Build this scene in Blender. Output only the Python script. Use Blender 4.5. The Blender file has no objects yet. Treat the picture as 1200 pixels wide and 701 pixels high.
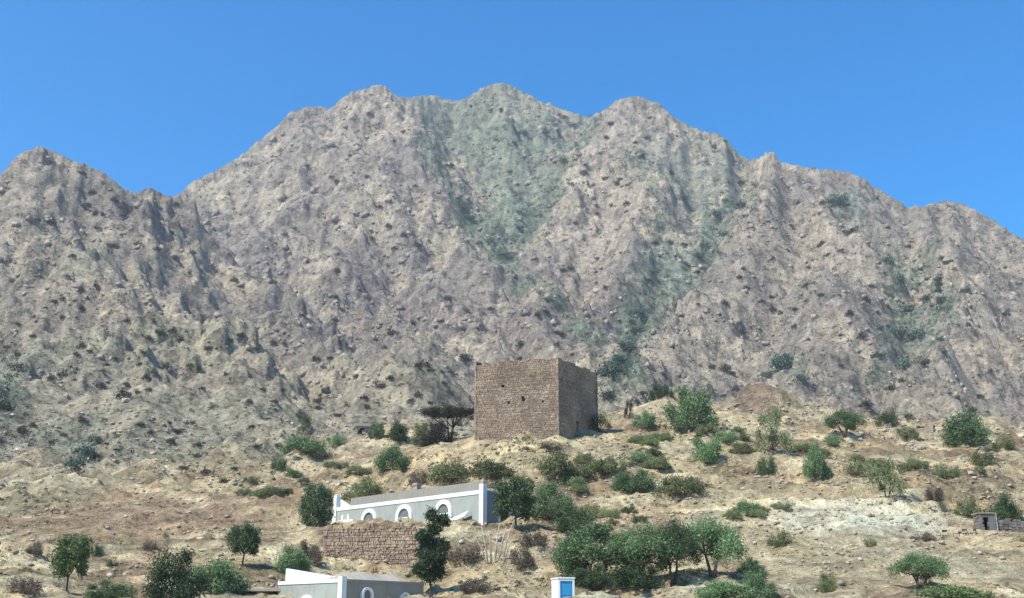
import bpy, math, random
import numpy as np
from mathutils import Vector, Matrix

# ------------------------------------------------------------------ camera
PW, PH, F = 1200.0, 701.0, 1287.0      # photograph size and focal length in its pixels
CX, CY, HOR, EYE = 600.0, 350.5, 740.0, 1.6
TH = math.atan((HOR - CY) / F)
scene = bpy.context.scene
col = scene.collection
cam_d = bpy.data.cameras.new('camera')
cam_d.sensor_width = 36.0
cam_d.lens = F / PW * 36.0
cam_d.clip_start = 0.5
cam_d.clip_end = 6000
cam = bpy.data.objects.new('camera', cam_d)
cam.location = (0, 0, EYE)
cam.rotation_euler = (math.pi / 2 + TH, 0, 0)
col.objects.link(cam)
scene.camera = cam

# ------------------------------------------------------------------ light
SUN_EL, SUN_AZ = math.radians(51), math.radians(50)      # azimuth: to the left of straight behind the camera
sdir = Vector((-math.sin(SUN_AZ) * math.cos(SUN_EL), -math.cos(SUN_AZ) * math.cos(SUN_EL), math.sin(SUN_EL)))
world = bpy.data.worlds.new('World')
scene.world = world
world.use_nodes = True
wn = world.node_tree
bg = wn.nodes['Background']
sky = wn.nodes.new('ShaderNodeTexSky')
sky.sky_type = 'NISHITA'
sky.sun_disc = False
sky.sun_elevation = SUN_EL
sky.sun_rotation = math.atan2(sdir.x, sdir.y)
sky.air_density = 1.0
sky.dust_density = 0.0
sky.ozone_density = 3.0
sky.altitude = 400
hs = wn.nodes.new('ShaderNodeHueSaturation')
hs.inputs['Saturation'].default_value = 1.5
hs.inputs['Value'].default_value = 1.14
wn.links.new(sky.outputs[0], hs.inputs['Color'])
wn.links.new(hs.outputs[0], bg.inputs[0])
bg.inputs[1].default_value = 0.15
sl = bpy.data.lights.new('sun', 'SUN')
sl.energy = 5.0
sl.angle = math.radians(0.53)
sl.color = (1.0, 0.95, 0.87)
sun = bpy.data.objects.new('sun', sl)
sun.rotation_euler = sdir.to_track_quat('Z', 'Y').to_euler()
sun.location = (-60, -40, 90)
col.objects.link(sun)
scene.view_settings.view_transform = 'Standard'
scene.view_settings.look = 'None'
scene.view_settings.exposure = 0.5
scene.view_settings.gamma = 1.0
scene.view_settings.use_curve_mapping = False
scene.render.engine = 'CYCLES'

rng = np.random.default_rng(7)
random.seed(7)

# ------------------------------------------------------------------ geometry helpers
CT, ST = math.cos(TH), math.sin(TH)
def tz(px, py):
    """tangents (x/y, z/y) of the line of sight through a point of the photograph"""
    a, b = px - CX, CY - py
    dy = F * CT - b * ST
    return a / dy, (F * ST + b * CT) / dy
def at(px, py, Y):
    t, e = tz(px, py)
    return np.array([t * Y, Y, e * Y + EYE])
def tag(o, label=None, cat=None, group=None, kind=None):
    if label: o['label'] = label
    if cat: o['category'] = cat
    if group: o['group'] = group
    if kind: o['kind'] = kind
    return o
def link(name, data, parent=None):
    o = bpy.data.objects.new(name, data)
    col.objects.link(o)
    if parent: o.parent = parent
    return o
def empty(name, loc, rz=0.0, sc=(1, 1, 1)):
    o = bpy.data.objects.new(name, None)
    o.empty_display_size = 0.3
    col.objects.link(o)
    o.location = loc
    o.rotation_euler = (0, 0, rz)
    o.scale = sc
    return o
def np_mesh(name, V, Fq, mat=None, smooth=False):
    """mesh from numpy arrays, faces all of one size"""
    me = bpy.data.meshes.new(name)
    n, k = Fq.shape
    me.vertices.add(len(V))
    me.vertices.foreach_set('co', np.ascontiguousarray(V, dtype=np.float32).ravel())
    me.loops.add(n * k)
    me.loops.foreach_set('vertex_index', np.ascontiguousarray(Fq, dtype=np.int32).ravel())
    me.polygons.add(n)
    me.polygons.foreach_set('loop_start', np.arange(0, n * k, k, dtype=np.int32))
    if smooth:
        me.polygons.foreach_set('use_smooth', np.ones(n, dtype=bool))
    me.update(calc_edges=True)
    if mat: me.materials.append(mat)
    return me
class MB:
    def __init__(s): s.v, s.f = [], []
    def add(s, vs, fs):
        b = len(s.v)
        s.v += [tuple(map(float, p)) for p in vs]
        s.f += [tuple(b + i for i in q) for q in fs]
        return s
    def box(s, x0, x1, y0, y1, z0, z1, jit=0.0):
        vs = [(x0, y0, z0), (x1, y0, z0), (x1, y1, z0), (x0, y1, z0), (x0, y0, z1), (x1, y0, z1), (x1, y1, z1), (x0, y1, z1)]
        if jit: vs = [tuple(c + random.uniform(-jit, jit) for c in p) for p in vs]
        return s.add(vs, [(3, 2, 1, 0), (4, 5, 6, 7), (0, 1, 5, 4), (1, 2, 6, 5), (2, 3, 7, 6), (3, 0, 4, 7)])
    def tube(s, pts, rad, n=6, cap=True):
        pts = [Vector(p) for p in pts]
        vs, fs = [], []
        for i, p in enumerate(pts):
            d = (pts[min(i + 1, len(pts) - 1)] - pts[max(i - 1, 0)]).normalized()
            a = d.cross(Vector((0.31, 0.87, 0.2)))
            if a.length < 1e-3: a = d.cross(Vector((1, 0, 0)))
            a.normalize(); b = d.cross(a)
            for k in range(n):
                w = 2 * math.pi * k / n
                vs.append(p + (a * math.cos(w) + b * math.sin(w)) * rad[i])
        for i in range(len(pts) - 1):
            for k in range(n):
                k2 = (k + 1) % n
                fs.append((i * n + k, i * n + k2, (i + 1) * n + k2, (i + 1) * n + k))
        if cap:
            fs.append(tuple(range(n - 1, -1, -1)))
            fs.append(tuple(range((len(pts) - 1) * n, len(pts) * n)))
        return s.add(vs, fs)
    def mesh(s, name, mat, smooth=False):
        me = bpy.data.meshes.new(name)
        me.from_pydata(s.v, [], s.f)
        if smooth:
            me.polygons.foreach_set('use_smooth', np.ones(len(me.polygons), dtype=bool))
        me.update()
        me.materials.append(mat)
        return me
    def build(s, name, mat, parent=None, smooth=False):
        return link(name, s.mesh(name, mat, smooth), parent)

# ------------------------------------------------------------------ materials
def new_mat(name):
    m = bpy.data.materials.new(name)
    m.use_nodes = True
    nt = m.node_tree
    b = nt.nodes['Principled BSDF']
    b.inputs['Roughness'].default_value = 0.85
    b.inputs['Specular IOR Level'].default_value = 0.2
    return m, nt, b
def nd(nt, t, **kw):
    n = nt.nodes.new(t)
    for k, v in kw.items(): setattr(n, k, v)
    return n
def noise(nt, vec, scale, detail=6, rough=0.6, dist=0.0):
    n = nd(nt, 'ShaderNodeTexNoise')
    n.inputs['Scale'].default_value = scale
    n.inputs['Detail'].default_value = detail
    n.inputs['Roughness'].default_value = rough
    n.inputs['Distortion'].default_value = dist
    nt.links.new(vec, n.inputs['Vector'])
    return n.outputs['Fac']
def ramp(nt, fac, stops):
    r = nd(nt, 'ShaderNodeValToRGB')
    e = r.color_ramp.elements
    while len(e) < len(stops): e.new(0.5)
    for i, (p, c) in enumerate(stops):
        e[i].position = p
        e[i].color = (*c, 1) if len(c) == 3 else c
    nt.links.new(fac, r.inputs[0])
    return r.outputs[0]
def mixc(nt, fac, a, b, mode='MIX'):
    m = nd(nt, 'ShaderNodeMix', data_type='RGBA', blend_type=mode)
    for inp, v in ((m.inputs[0], fac), (m.inputs[6], a), (m.inputs[7], b)):
        if isinstance(v, (int, float)): inp.default_value = v
        elif isinstance(v, tuple): inp.default_value = (*v, 1)
        else: nt.links.new(v, inp)
    return m.outputs[2]
def bump(nt, b, h, strength, dist):
    n = nd(nt, 'ShaderNodeBump')
    n.inputs['Strength'].default_value = strength
    n.inputs['Distance'].default_value = dist
    nt.links.new(h, n.inputs['Height'])
    nt.links.new(n.outputs[0], b.inputs['Normal'])
def paint(name, c, wear=0.25, scale=1.5, dirt=(0.3, 0.27, 0.22)):
    m, nt, b = new_mat(name)
    tc = nd(nt, 'ShaderNodeTexCoord').outputs['Object']
    n1 = noise(nt, tc, scale, 8, 0.65)
    f = ramp(nt, n1, [(0.42, (0, 0, 0)), (0.72, (wear, wear, wear))])
    c1 = mixc(nt, f, c, dirt)
    mp = nd(nt, 'ShaderNodeMapping'); mp.inputs['Scale'].default_value = (2.2, 2.2, 0.22)
    nt.links.new(tc, mp.inputs['Vector'])
    n2 = noise(nt, mp.outputs[0], 1.6, 6, 0.7)
    c1 = mixc(nt, ramp(nt, n2, [(0.5, (0, 0, 0)), (0.78, (wear * 1.6, wear * 1.6, wear * 1.6))]), c1, dirt)
    nt.links.new(c1, b.inputs['Base Color'])
    bump(nt, b, noise(nt, tc, scale * 9, 4), 0.3, 0.02)
    return m
def leaf_mat(name, dark, mid, light):
    m, nt, b = new_mat(name)
    g = nd(nt, 'ShaderNodeNewGeometry')
    oi = nd(nt, 'ShaderNodeObjectInfo')
    c = ramp(nt, g.outputs['Random Per Island'], [(0.0, dark), (0.5, mid), (1.0, light)])
    v = nd(nt, 'ShaderNodeMapRange')
    v.inputs['To Min'].default_value = 0.75
    v.inputs['To Max'].default_value = 1.5
    nt.links.new(oi.outputs['Random'], v.inputs['Value'])
    hsv = nd(nt, 'ShaderNodeHueSaturation')
    nt.links.new(c, hsv.inputs['Color'])
    nt.links.new(v.outputs[0], hsv.inputs['Value'])
    b.inputs['Roughness'].default_value = 0.6
    nt.links.new(hsv.outputs[0], b.inputs['Base Color'])
    tr = nd(nt, 'ShaderNodeBsdfTranslucent')
    nt.links.new(hsv.outputs[0], tr.inputs['Color'])
    mx = nd(nt, 'ShaderNodeMixShader')
    mx.inputs[0].default_value = 0.22
    nt.links.new(b.outputs[0], mx.inputs[1])
    nt.links.new(tr.outputs[0], mx.inputs[2])
    nt.links.new(mx.outputs[0], nt.nodes['Material Output'].inputs['Surface'])
    return m
def stone_mat(name, cols, scale=3.0):
    m, nt, b = new_mat(name)
    g = nd(nt, 'ShaderNodeNewGeometry')
    tc = nd(nt, 'ShaderNodeTexCoord').outputs['Object']
    n = len(cols)
    c = ramp(nt, g.outputs['Random Per Island'], [(i / (n - 1), k) for i, k in enumerate(cols)])
    n1 = noise(nt, tc, scale, 8, 0.65)
    v = ramp(nt, n1, [(0.3, (0.6, 0.6, 0.6)), (0.7, (1.25, 1.22, 1.18))])
    big = noise(nt, tc, 0.35, 4, 0.6)
    v2 = ramp(nt, big, [(0.35, (0.68, 0.65, 0.64)), (0.65, (1.15, 1.15, 1.1))])
    c = mixc(nt, 1.0, mixc(nt, 1.0, c, v, 'MULTIPLY'), v2, 'MULTIPLY')
    nt.links.new(c, b.inputs['Base Color'])
    bump(nt, b, n1, 0.5, 0.08)
    return m
def bark_mat(name, a, c):
    m, nt, b = new_mat(name)
    tc = nd(nt, 'ShaderNodeTexCoord').outputs['Object']
    n1 = noise(nt, tc, 6, 6)
    nt.links.new(ramp(nt, n1, [(0.35, a), (0.65, c)]), b.inputs['Base Color'])
    bump(nt, b, n1, 0.5, 0.03)
    return m
M = {}
M['white'] = paint('white_paint', (0.78, 0.79, 0.76), 0.22)
M['grey'] = paint('grey_plaster', (0.335, 0.365, 0.32), 0.55, 0.9, (0.25, 0.235, 0.20))
M['shade_grey'] = paint('shaded_end_plaster', (0.246, 0.259, 0.255), 0.4, 0.9, (0.2, 0.2, 0.19))  # facade grey darkened and cooled to paint the end wall's shade
M['concrete'] = paint('bare_concrete', (0.289, 0.272, 0.225), 0.6, 0.8, (0.2, 0.18, 0.14))
M['roofmud'] = paint('mud_roof', (0.306, 0.272, 0.212), 0.6, 0.7)
M['earth'] = paint('pale_earth_render', (0.40, 0.365, 0.285), 0.5, 1.2, (0.26, 0.23, 0.17))
M['blue'] = paint('blue_paint', (0.035, 0.27, 0.52), 0.12, 3.0, (0.15, 0.3, 0.42))
M['pink'] = paint('pinkish_plaster', (0.357, 0.281, 0.230), 0.5, 1.2)
M['pane'] = paint('dark_pane', (0.05, 0.07, 0.075), 0.2, 3)
M['pane'].node_tree.nodes['Principled BSDF'].inputs['Roughness'].default_value = 0.25
M['paneg'] = paint('darkened_grey', (0.13, 0.15, 0.145), 0.3, 3)  # grey darkened to give the flat arch panes depth
M['wood'] = bark_mat('weathered_wood', (0.2, 0.15, 0.1), (0.36, 0.29, 0.2))
M['dark'] = paint('unlit_doorway_black', (0.03, 0.028, 0.025), 0.2, 2)  # near-black colour standing in for the darkness inside doorways
M['bark'] = bark_mat('bark', (0.05, 0.04, 0.03), (0.13, 0.1, 0.075))
M['palewood'] = bark_mat('pale_dead_wood', (0.3, 0.25, 0.19), (0.52, 0.45, 0.36))
M['tower'] = stone_mat('brown_tower_stone', [(0.305, 0.235, 0.172), (0.35, 0.272, 0.2), (0.325, 0.25, 0.185), (0.375, 0.305, 0.225), (0.30, 0.23, 0.168), (0.42, 0.355, 0.265)])
M['mortar'] = paint('earth_mortar', (0.306, 0.238, 0.178), 0.5, 1.0)
M['rubble'] = stone_mat('rubble_stone', [(0.319, 0.231, 0.168), (0.386, 0.290, 0.214), (0.353, 0.269, 0.197), (0.445, 0.361, 0.269)])
M['greyrubble'] = stone_mat('grey_rubble', [(0.180, 0.162, 0.144), (0.288, 0.261, 0.234), (0.243, 0.225, 0.198)])
M['rock'] = stone_mat('pale_rock', [(0.36, 0.295, 0.215), (0.47, 0.405, 0.305), (0.31, 0.255, 0.19), (0.54, 0.48, 0.375)], 2.0)
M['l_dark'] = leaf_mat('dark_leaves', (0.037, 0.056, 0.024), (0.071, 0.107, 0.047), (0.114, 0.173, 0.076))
M['l_mid'] = leaf_mat('mid_leaves', (0.069, 0.104, 0.046), (0.132, 0.200, 0.087), (0.200, 0.303, 0.133))
M['l_light'] = leaf_mat('light_leaves', (0.089, 0.134, 0.045), (0.158, 0.236, 0.083), (0.268, 0.331, 0.135))
M['l_olive'] = leaf_mat('olive_leaves', (0.078, 0.092, 0.040), (0.142, 0.163, 0.071), (0.242, 0.255, 0.112))
M['l_grey'] = leaf_mat('greygreen_leaves', (0.078, 0.100, 0.044), (0.142, 0.177, 0.078), (0.227, 0.263, 0.115))
M['l_dry'] = leaf_mat('dry_leaves', (0.075, 0.062, 0.044), (0.144, 0.112, 0.081), (0.237, 0.188, 0.131))
M['l_mtn'] = leaf_mat('mountain_leaves', (0.03, 0.03, 0.022), (0.055, 0.055, 0.04), (0.095, 0.09, 0.065))
M['l_mtng'] = leaf_mat('gully_leaves', (0.039, 0.072, 0.052), (0.078, 0.130, 0.091), (0.143, 0.195, 0.143))

# ------------------------------------------------------------------ noise
def gnoise(x, y, seed=0):
    xi = np.floor(x); yi = np.floor(y)
    fx = (x - xi).astype(np.float32); fy = (y - yi).astype(np.float32)
    xi = xi.astype(np.int64); yi = yi.astype(np.int64)
    def g(ix, iy, dx, dy):
        h = (ix * 374761393 + iy * 668265263 + seed * 1442695041) & 0xFFFFFFFF
        h = ((h ^ (h >> 13)) * 1274126177) & 0xFFFFFFFF
        h = (h ^ (h >> 16)) & 0xFFFF
        a = h.astype(np.float32) * np.float32(2 * math.pi / 65536)
        return np.cos(a) * dx + np.sin(a) * dy
    u = fx * fx * fx * (fx * (fx * 6 - 15) + 10); v = fy * fy * fy * (fy * (fy * 6 - 15) + 10)
    n00 = g(xi, yi, fx, fy); n10 = g(xi + 1, yi, fx - 1, fy)
    n01 = g(xi, yi + 1, fx, fy - 1); n11 = g(xi + 1, yi + 1, fx - 1, fy - 1)
    a = n00 + u * (n10 - n00); b = n01 + u * (n11 - n01)
    return (a + v * (b - a)) * 1.5
def fbm(x, y, sc, octv, seed=0, gain=0.5):
    s, a, f = 0.0, 1.0, 1.0 / sc
    for i in range(octv):
        s = s + a * gnoise(x * f + 17.3 * i, y * f - 9.1 * i, seed + i); a *= gain; f *= 2.03
    return s
def ridged(x, y, sc, octv, seed=0, gain=0.5):
    s, a, f, w = 0.0, 1.0, 1.0 / sc, 1.0
    for i in range(octv):
        n = 1.0 - np.abs(gnoise(x * f + 31.7 * i, y * f + 5.9 * i, seed + i)) * 1.6
        n = n * n
        s = s + a * n * w
        w = np.clip(n * 1.4, 0, 1); a *= gain; f *= 2.07
    return s
def sstep(a, b, x):
    t = np.clip((x - a) / (b - a), 0, 1)
    return t * t * (3 - 2 * t)

# ------------------------------------------------------------------ terrain: foot slopes (thin-plate through surveyed points)
near_pts = []
def colm(px, rows):
    for py, Y in rows: near_pts.append(at(px, py, Y))
colm(-350, [(701, 60), (650, 90), (600, 125), (560, 160), (530, 205)])
colm(0, [(703, 62), (660, 85), (620, 110), (580, 140), (545, 175), (520, 210)])
colm(150, [(703, 62), (660, 85), (620, 110), (580, 140), (550, 170), (528, 205)])
colm(300, [(708, 62), (668, 85), (630, 108), (590, 130), (556, 152), (528, 185)])
colm(400, [(716, 62), (700, 80), (664, 90.5), (624, 94), (620, 104), (606, 124), (550, 148), (515, 175)])
colm(480, [(712, 62), (700, 74), (666, 89), (623, 96), (619, 104), (592, 122), (548, 136), (522, 152), (503, 178)])
colm(565, [(709, 62), (686, 78), (652, 92), (621, 103), (598, 112), (560, 122), (521, 134), (507, 141), (512, 155), (530, 178)])
colm(655, [(708, 62), (682, 80), (642, 95), (600, 110), (560, 122), (517, 133), (503, 141), (505, 155), (525, 178)])
colm(760, [(707, 62), (674, 82), (630, 98), (580, 115), (540, 130), (500, 148), (468, 165), (480, 185), (500, 210)])
colm(900, [(706, 62), (668, 82), (625, 98), (580, 115), (540, 130), (500, 150), (476, 168), (485, 185), (500, 210)])
colm(1050, [(706, 62), (665, 82), (627, 97), (592, 107), (560, 122), (520, 145), (492, 165), (495, 185), (505, 210)])
colm(1190, [(706, 62), (665, 82), (628, 98), (602, 108), (560, 125), (520, 145), (500, 160), (505, 185), (510, 210)])
colm(1500, [(706, 62), (660, 84), (620, 105), (580, 130), (540, 155), (515, 190)])
for px in (-350, 0, 200, 400, 600, 800, 1000, 1200, 1500):
    colm(px, [(552, 265), (575, 370)])
for x in (-160, -60, 0, 60, 160):
    near_pts += [np.array([x, -120.0, -4.0]), np.array([x, 0.0, 0.0]), np.array([x, 32.0, 1.0])]
NP_ = np.array(near_pts)
def tps_fit(P):
    n = len(P); d = np.hypot(P[:, None, 0] - P[None, :, 0], P[:, None, 1] - P[None, :, 1])
    K = np.where(d > 0, d * d * np.log(d + 1e-9), 0) + np.eye(n) * 20.0
    A = np.zeros((n + 3, n + 3)); A[:n, :n] = K
    A[:n, n] = 1; A[:n, n + 1:] = P[:, :2]; A[n, :n] = 1; A[n + 1:, :n] = P[:, :2].T
    return np.linalg.solve(A, np.r_[P[:, 2], 0, 0, 0])
TPS = tps_fit(NP_)
def near_h(x, y):
    out = np.full(x.shape, 0.0, np.float64)
    w = TPS
    for i, p in enumerate(NP_):
        d2 = (x - p[0]) ** 2 + (y - p[1]) ** 2
        out += w[i] * 0.5 * d2 * np.log(d2 + 1e-9)
    n = len(NP_)
    out += w[n] + w[n + 1] * x + w[n + 2] * y
    return out

# ------------------------------------------------------------------ terrain: the mountain's crests and spurs
RIDGES = [  # slope of the flanks, then crest points (x and y in the photograph, distance)
 (0.85, [(-420, 330, 640), (-200, 285, 640), (60, 262, 640), (205, 233, 630), (250, 203, 640), (300, 168, 660), (345, 133, 690), (400, 116, 700), (440, 100, 700), (480, 116, 720), (530, 118, 740), (560, 106, 760), (590, 98, 760), (640, 120, 770), (690, 138, 760), (745, 135, 740)]),
 (0.95, [(690, 141, 720), (712, 126, 690), (745, 114, 680), (800, 145, 670), (850, 162, 660), (885, 187, 650), (905, 184, 620)]),
 (0.9, [(885, 190, 640), (905, 179, 600), (960, 197, 590), (1000, 203, 585), (1035, 225, 580), (1065, 242, 580), (1120, 237, 590), (1150, 250, 590), (1195, 277, 590), (1300, 335, 600), (1500, 390, 610)]),
 # right spur in front of the second gully
 (0.95, [(905, 179, 600), (888, 235, 555), (850, 300, 500), (800, 365, 440), (752, 425, 370), (728, 470, 300), (715, 505, 240)]),
 (0.9, [(960, 197, 590), (975, 290, 500), (960, 390, 400), (920, 460, 310), (890, 500, 240)]),
 (0.9, [(1120, 237, 590), (1130, 300, 500), (1120, 380, 410), (1100, 450, 320), (1080, 500, 250)]),
 (0.9, [(1195, 277, 590), (1250, 360, 450), (1260, 450, 330), (1250, 510, 240)]),
 # middle peak: left edge and central rib
 (0.95, [(745, 114, 680), (705, 160, 640), (672, 215, 600), (640, 285, 545), (625, 330, 490), (640, 375, 430), (668, 420, 370)]),
 (0.9, [(745, 114, 680), (752, 190, 610), (735, 260, 540), (712, 330, 470), (700, 385, 410), (695, 430, 350)]),
 (0.9, [(850, 165, 660), (838, 230, 600), (800, 290, 540), (770, 330, 490)]),
 # left peak: right edge, occluding the green gully, and its broad left face
 (0.9, [(440, 100, 700), (487, 160, 650), (527, 235, 585), (560, 300, 525), (600, 350, 470), (645, 400, 400), (680, 445, 330), (690, 490, 260)]),
 (0.8, [(345, 133, 690), (360, 220, 600), (400, 310, 500), (450, 390, 400), (500, 440, 320)]),
 (0.8, [(440, 100, 700), (450, 200, 610), (490, 290, 530), (545, 370, 440), (590, 430, 340)]),
 (0.8, [(250, 203, 640), (270, 290, 540), (330, 350, 460)]),
 (0.95, [(590, 98, 760), (590, 160, 700), (575, 220, 650), (572, 270, 600)]),
 (0.95, [(640, 120, 770), (640, 180, 710), (612, 250, 650)]),
 # left hill and the pale spur that runs down from it to the right
 (0.8, [(-420, 300, 440), (-150, 265, 440), (-20, 218, 430), (20, 181, 430), (45, 171, 430), (90, 190, 430), (130, 211, 435), (160, 227, 440), (205, 240, 450), (250, 290, 430), (330, 350, 390), (420, 410, 320), (480, 450, 265), (530, 480, 215)]),
 (0.75, [(130, 211, 435), (135, 285, 380), (190, 350, 330), (270, 420, 270), (330, 470, 225)]),
 (0.75, [(110, 262, 400), (70, 340, 330), (40, 420, 270), (-10, 490, 215)]),
 (0.75, [(135, 285, 380), (150, 390, 300), (170, 470, 235), (180, 520, 205)]),
 (0.8, [(45, 171, 430), (10, 260, 370), (-60, 360, 300), (-120, 450, 230)]),
]
SEGS = []
for ri, (s, pts) in enumerate(RIDGES):
    P = [at(p[0], p[1], 200 + (p[2] - 200) * 1.2) for p in pts]
    for a, b in zip(P[:-1], P[1:]):
        k = min(max(((a[2] + b[2]) / 2 - 70) / 200, 0), 1)
        SEGS.append((s * (0.98 + 0.42 * k), a, b, ri, (a[0] / a[1] + b[0] / b[1]) / 2))
DOM = {}
def mount_h(x, y):
    out = np.full(x.shape, 1e-6, np.float32); K = np.float32(5.0)
    best = np.full(x.shape, -99.0, np.float32)
    DOM['i'] = np.zeros(x.shape, np.int16)
    for si, (s, a, b, ri, tm) in enumerate(SEGS):
        ab = b[:2] - a[:2]; L2 = float(ab @ ab)
        t = np.clip(((x - a[0]) * ab[0] + (y - a[1]) * ab[1]) / L2, 0, 1)
        dx = x - a[0] - t * ab[0]; dy = y - a[1] - t * ab[1]
        d = np.sqrt(dx * dx + dy * dy + 16.0) - 4.0
        z = a[2] + t * (b[2] - a[2]) - s * d * (1.0 - 0.15 * d / (d + 150.0))
        up_ = z > best; best[up_] = z[up_]; DOM['i'][up_] = si
        out += np.exp(np.clip(z.astype(np.float32), -60, 430) / K)
    return K * np.log(out)
def terrain(x, y):
    r = np.hypot(x, y)
    xf, yf = x.astype(np.float32), y.astype(np.float32)
    N = np.zeros(x.shape)
    m = r < 430
    N[m] = near_h(x[m], y[m])
    far = 34.0 + 0.03 * (r - 300)
    k = sstep(260, 400, r) * 1.0
    front = sstep(-20, 140, y)
    far = far * front + (1 - front) * (-4.0 - 0.01 * r)
    side = sstep(150, 330, np.abs(x))
    N = N * (1 - np.maximum(k, side)) + np.where(k > side, far, np.minimum(far, 0.22 * np.clip(y, 0, 400) - 1)) * np.maximum(k, side)
    wx = fbm(xf, yf, 90, 3, 11) * 12 + fbm(xf, yf, 22, 3, 15) * 3
    wy = fbm(xf, yf, 90, 3, 21) * 12 + fbm(xf, yf, 22, 3, 25) * 3
    am = sstep(180, 330, r)
    Mh = mount_h(xf + wx * am, yf + wy * am)
    Mh = Mh - 0.9 * np.clip(r - 990, 0, None)
    up = sstep(0, 45, Mh - N)
    rg = ridged(xf + wx * 0.6, yf + wy * 0.6, 70, 5, 41, 0.55)
    cr = ridged(xf, yf, 17, 4, 61, 0.55)
    fb = fbm(xf, yf, 30, 6, 71, 0.64)
    Mh = Mh + up * ((rg - 1.0) * 4.6 + (cr - 0.9) * 2.3 + fb * 2.4 + fbm(xf, yf, 7, 3, 171, 0.65) * 1.1)
    tilt = Mh / 7.5 + xf * 0.012 + fbm(xf, yf, 70, 3, 301) * 1.5
    led = np.clip(np.sin(2 * math.pi * tilt) * 2.0, -1, 1) * sstep(-0.1, 0.45, fbm(xf, yf, 48, 3, 311, 0.6))
    Mh = Mh + up * ((np.abs(gnoise((xf + wx) / 52, (yf + wy) / 60, 331)) - 0.25) * 15 + (np.abs(gnoise((xf + wx) / 21, (yf + wy) / 24, 332)) - 0.25) * 6)
    Mh = Mh + up * (led * 1.3 + np.abs(gnoise(xf / 11, yf / 11, 321)) * -3.4 + np.abs(gnoise(xf / 5.1, yf / 5.1, 322)) * -1.7)
    d = Mh - N
    kk = 7.0
    h = np.maximum(Mh, N) + np.clip(kk - np.abs(d), 0, None) ** 2 / (4 * kk)
    # foot slopes: uneven ground, low broken terrace steps
    nr = (1 - sstep(170, 300, r)) * sstep(50, 75, r)
    lowd = fbm(xf, yf, 14, 6, 81, 0.55)
    h = h + nr * lowd * 0.55
    ph = h / 1.7 + fbm(xf, yf, 26, 3, 91) * 1.6
    h = h + nr * 0.45 * np.clip(np.sin(2 * math.pi * ph) * 1.6, -1, 1) * sstep(-0.25, 0.35, fbm(xf, yf, 33, 2, 95))
    h = h + nr * (ridged(xf, yf, 5.0, 3, 101) - 0.9) * 0.32
    q = at(893, 486, 172.0)
    mr = ((x - q[0]) / 5.2) ** 2 + ((y - q[1]) / 5.2) ** 2 + 0.35 * fbm(xf, yf, 4, 3, 181)
    h = h + 3.7 * np.exp(-np.clip(mr, 0, 9) ** 1.7)
    md = sstep(135, 190, r) * (1 - sstep(300, 420, r)) * sstep(0, 60, y)
    h = h + md * ((ridged(xf, yf, 24, 4, 141, 0.55) - 1.0) * 2.6 + fbm(xf, yf, 9, 4, 151, 0.6) * 0.7)
    return h

SKY = [(-260, 292), (-120, 255), (-40, 226), (0, 205), (8, 198), (15, 187), (28, 178), (45, 171), (60, 176), (75, 184), (100, 193), (118, 200), (130, 210), (142, 218), (150, 222), (160, 227), (170, 222), (178, 220), (190, 227), (200, 233), (215, 222), (235, 208), (258, 197), (280, 184), (300, 168), (312, 158), (325, 148), (340, 131), (360, 125), (385, 127), (398, 118), (412, 108), (428, 104), (440, 99), (452, 101), (462, 110), (478, 116), (490, 112), (510, 112), (530, 118), (545, 116), (560, 106), (575, 99), (590, 97), (602, 101), (620, 112), (640, 121), (660, 128), (680, 134), (690, 138), (700, 133), (712, 125), (725, 117), (740, 113), (755, 115), (770, 120), (785, 132), (800, 145), (820, 152), (840, 157), (852, 163), (860, 174), (870, 183), (880, 188), (890, 185), (897, 178), (908, 178), (914, 190), (930, 193), (950, 197), (975, 199), (1000, 203), (1015, 213), (1035, 224), (1050, 234), (1062, 243), (1080, 241), (1100, 237), (1120, 236), (1135, 242), (1150, 250), (1170, 262), (1185, 272), (1195, 278), (1240, 305), (1300, 335), (1420, 372)]
ang = np.radians(np.concatenate([np.linspace(-180, -64, 24), np.linspace(-60, -31.5, 46), np.linspace(-31, 31, 860), np.linspace(31.5, 60, 46), np.linspace(64, 180, 24)[:-1]]))
rad = np.concatenate([np.linspace(1.5, 58, 24), np.linspace(58.5, 185, 260), np.linspace(186.5, 930, 410), np.linspace(940, 1600, 34)])
A_, R_ = np.meshgrid(ang, rad, indexing='ij')
GX, GY = R_ * np.sin(A_), R_ * np.cos(A_)
GZ = terrain(GX, GY)
# shape the crest line so that the summits have their surveyed heights
st = np.array([tz(*p) for p in SKY])
ta = np.tan(np.clip(ang, -1.2, 1.2))
inner = np.abs(ang) < math.radians(42)
etgt = np.interp(ta, st[:, 0], st[:, 1]) + (fbm(ta * 100, ta * 0 + 3.3, 1.1, 5, 333, 0.75) * 2.7 / F)
for it in range(3):
    E = (GZ - EYE) / np.maximum(GY, 1.0)
    E[:, rad < 250] = -1
    eact = E.max(1)
    ratio = np.where(inner, etgt / np.maximum(eact, 0.05), 1.0)
    ratio = np.clip(ratio, 0.75, 1.3)
    if it < 2:
        ker = np.hanning(31 if it == 0 else 13); ker /= ker.sum()
        pad = len(ker) // 2
        ratio = np.convolve(np.pad(ratio, pad, mode='edge'), ker, 'valid')
    wgt = sstep(0.62, 0.97, E / np.maximum(eact, 0.05)[:, None]) if it < 2 else sstep(0.95, 1.0, E / np.maximum(eact, 0.05)[:, None])
    jag = 1.0 if it < 2 else 0.75
    GZ = EYE + (GZ - EYE) * (1 + (ratio - 1)[:, None] * wgt * jag)
EL = (GZ - EYE) / np.maximum(GY, 1.0)

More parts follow.
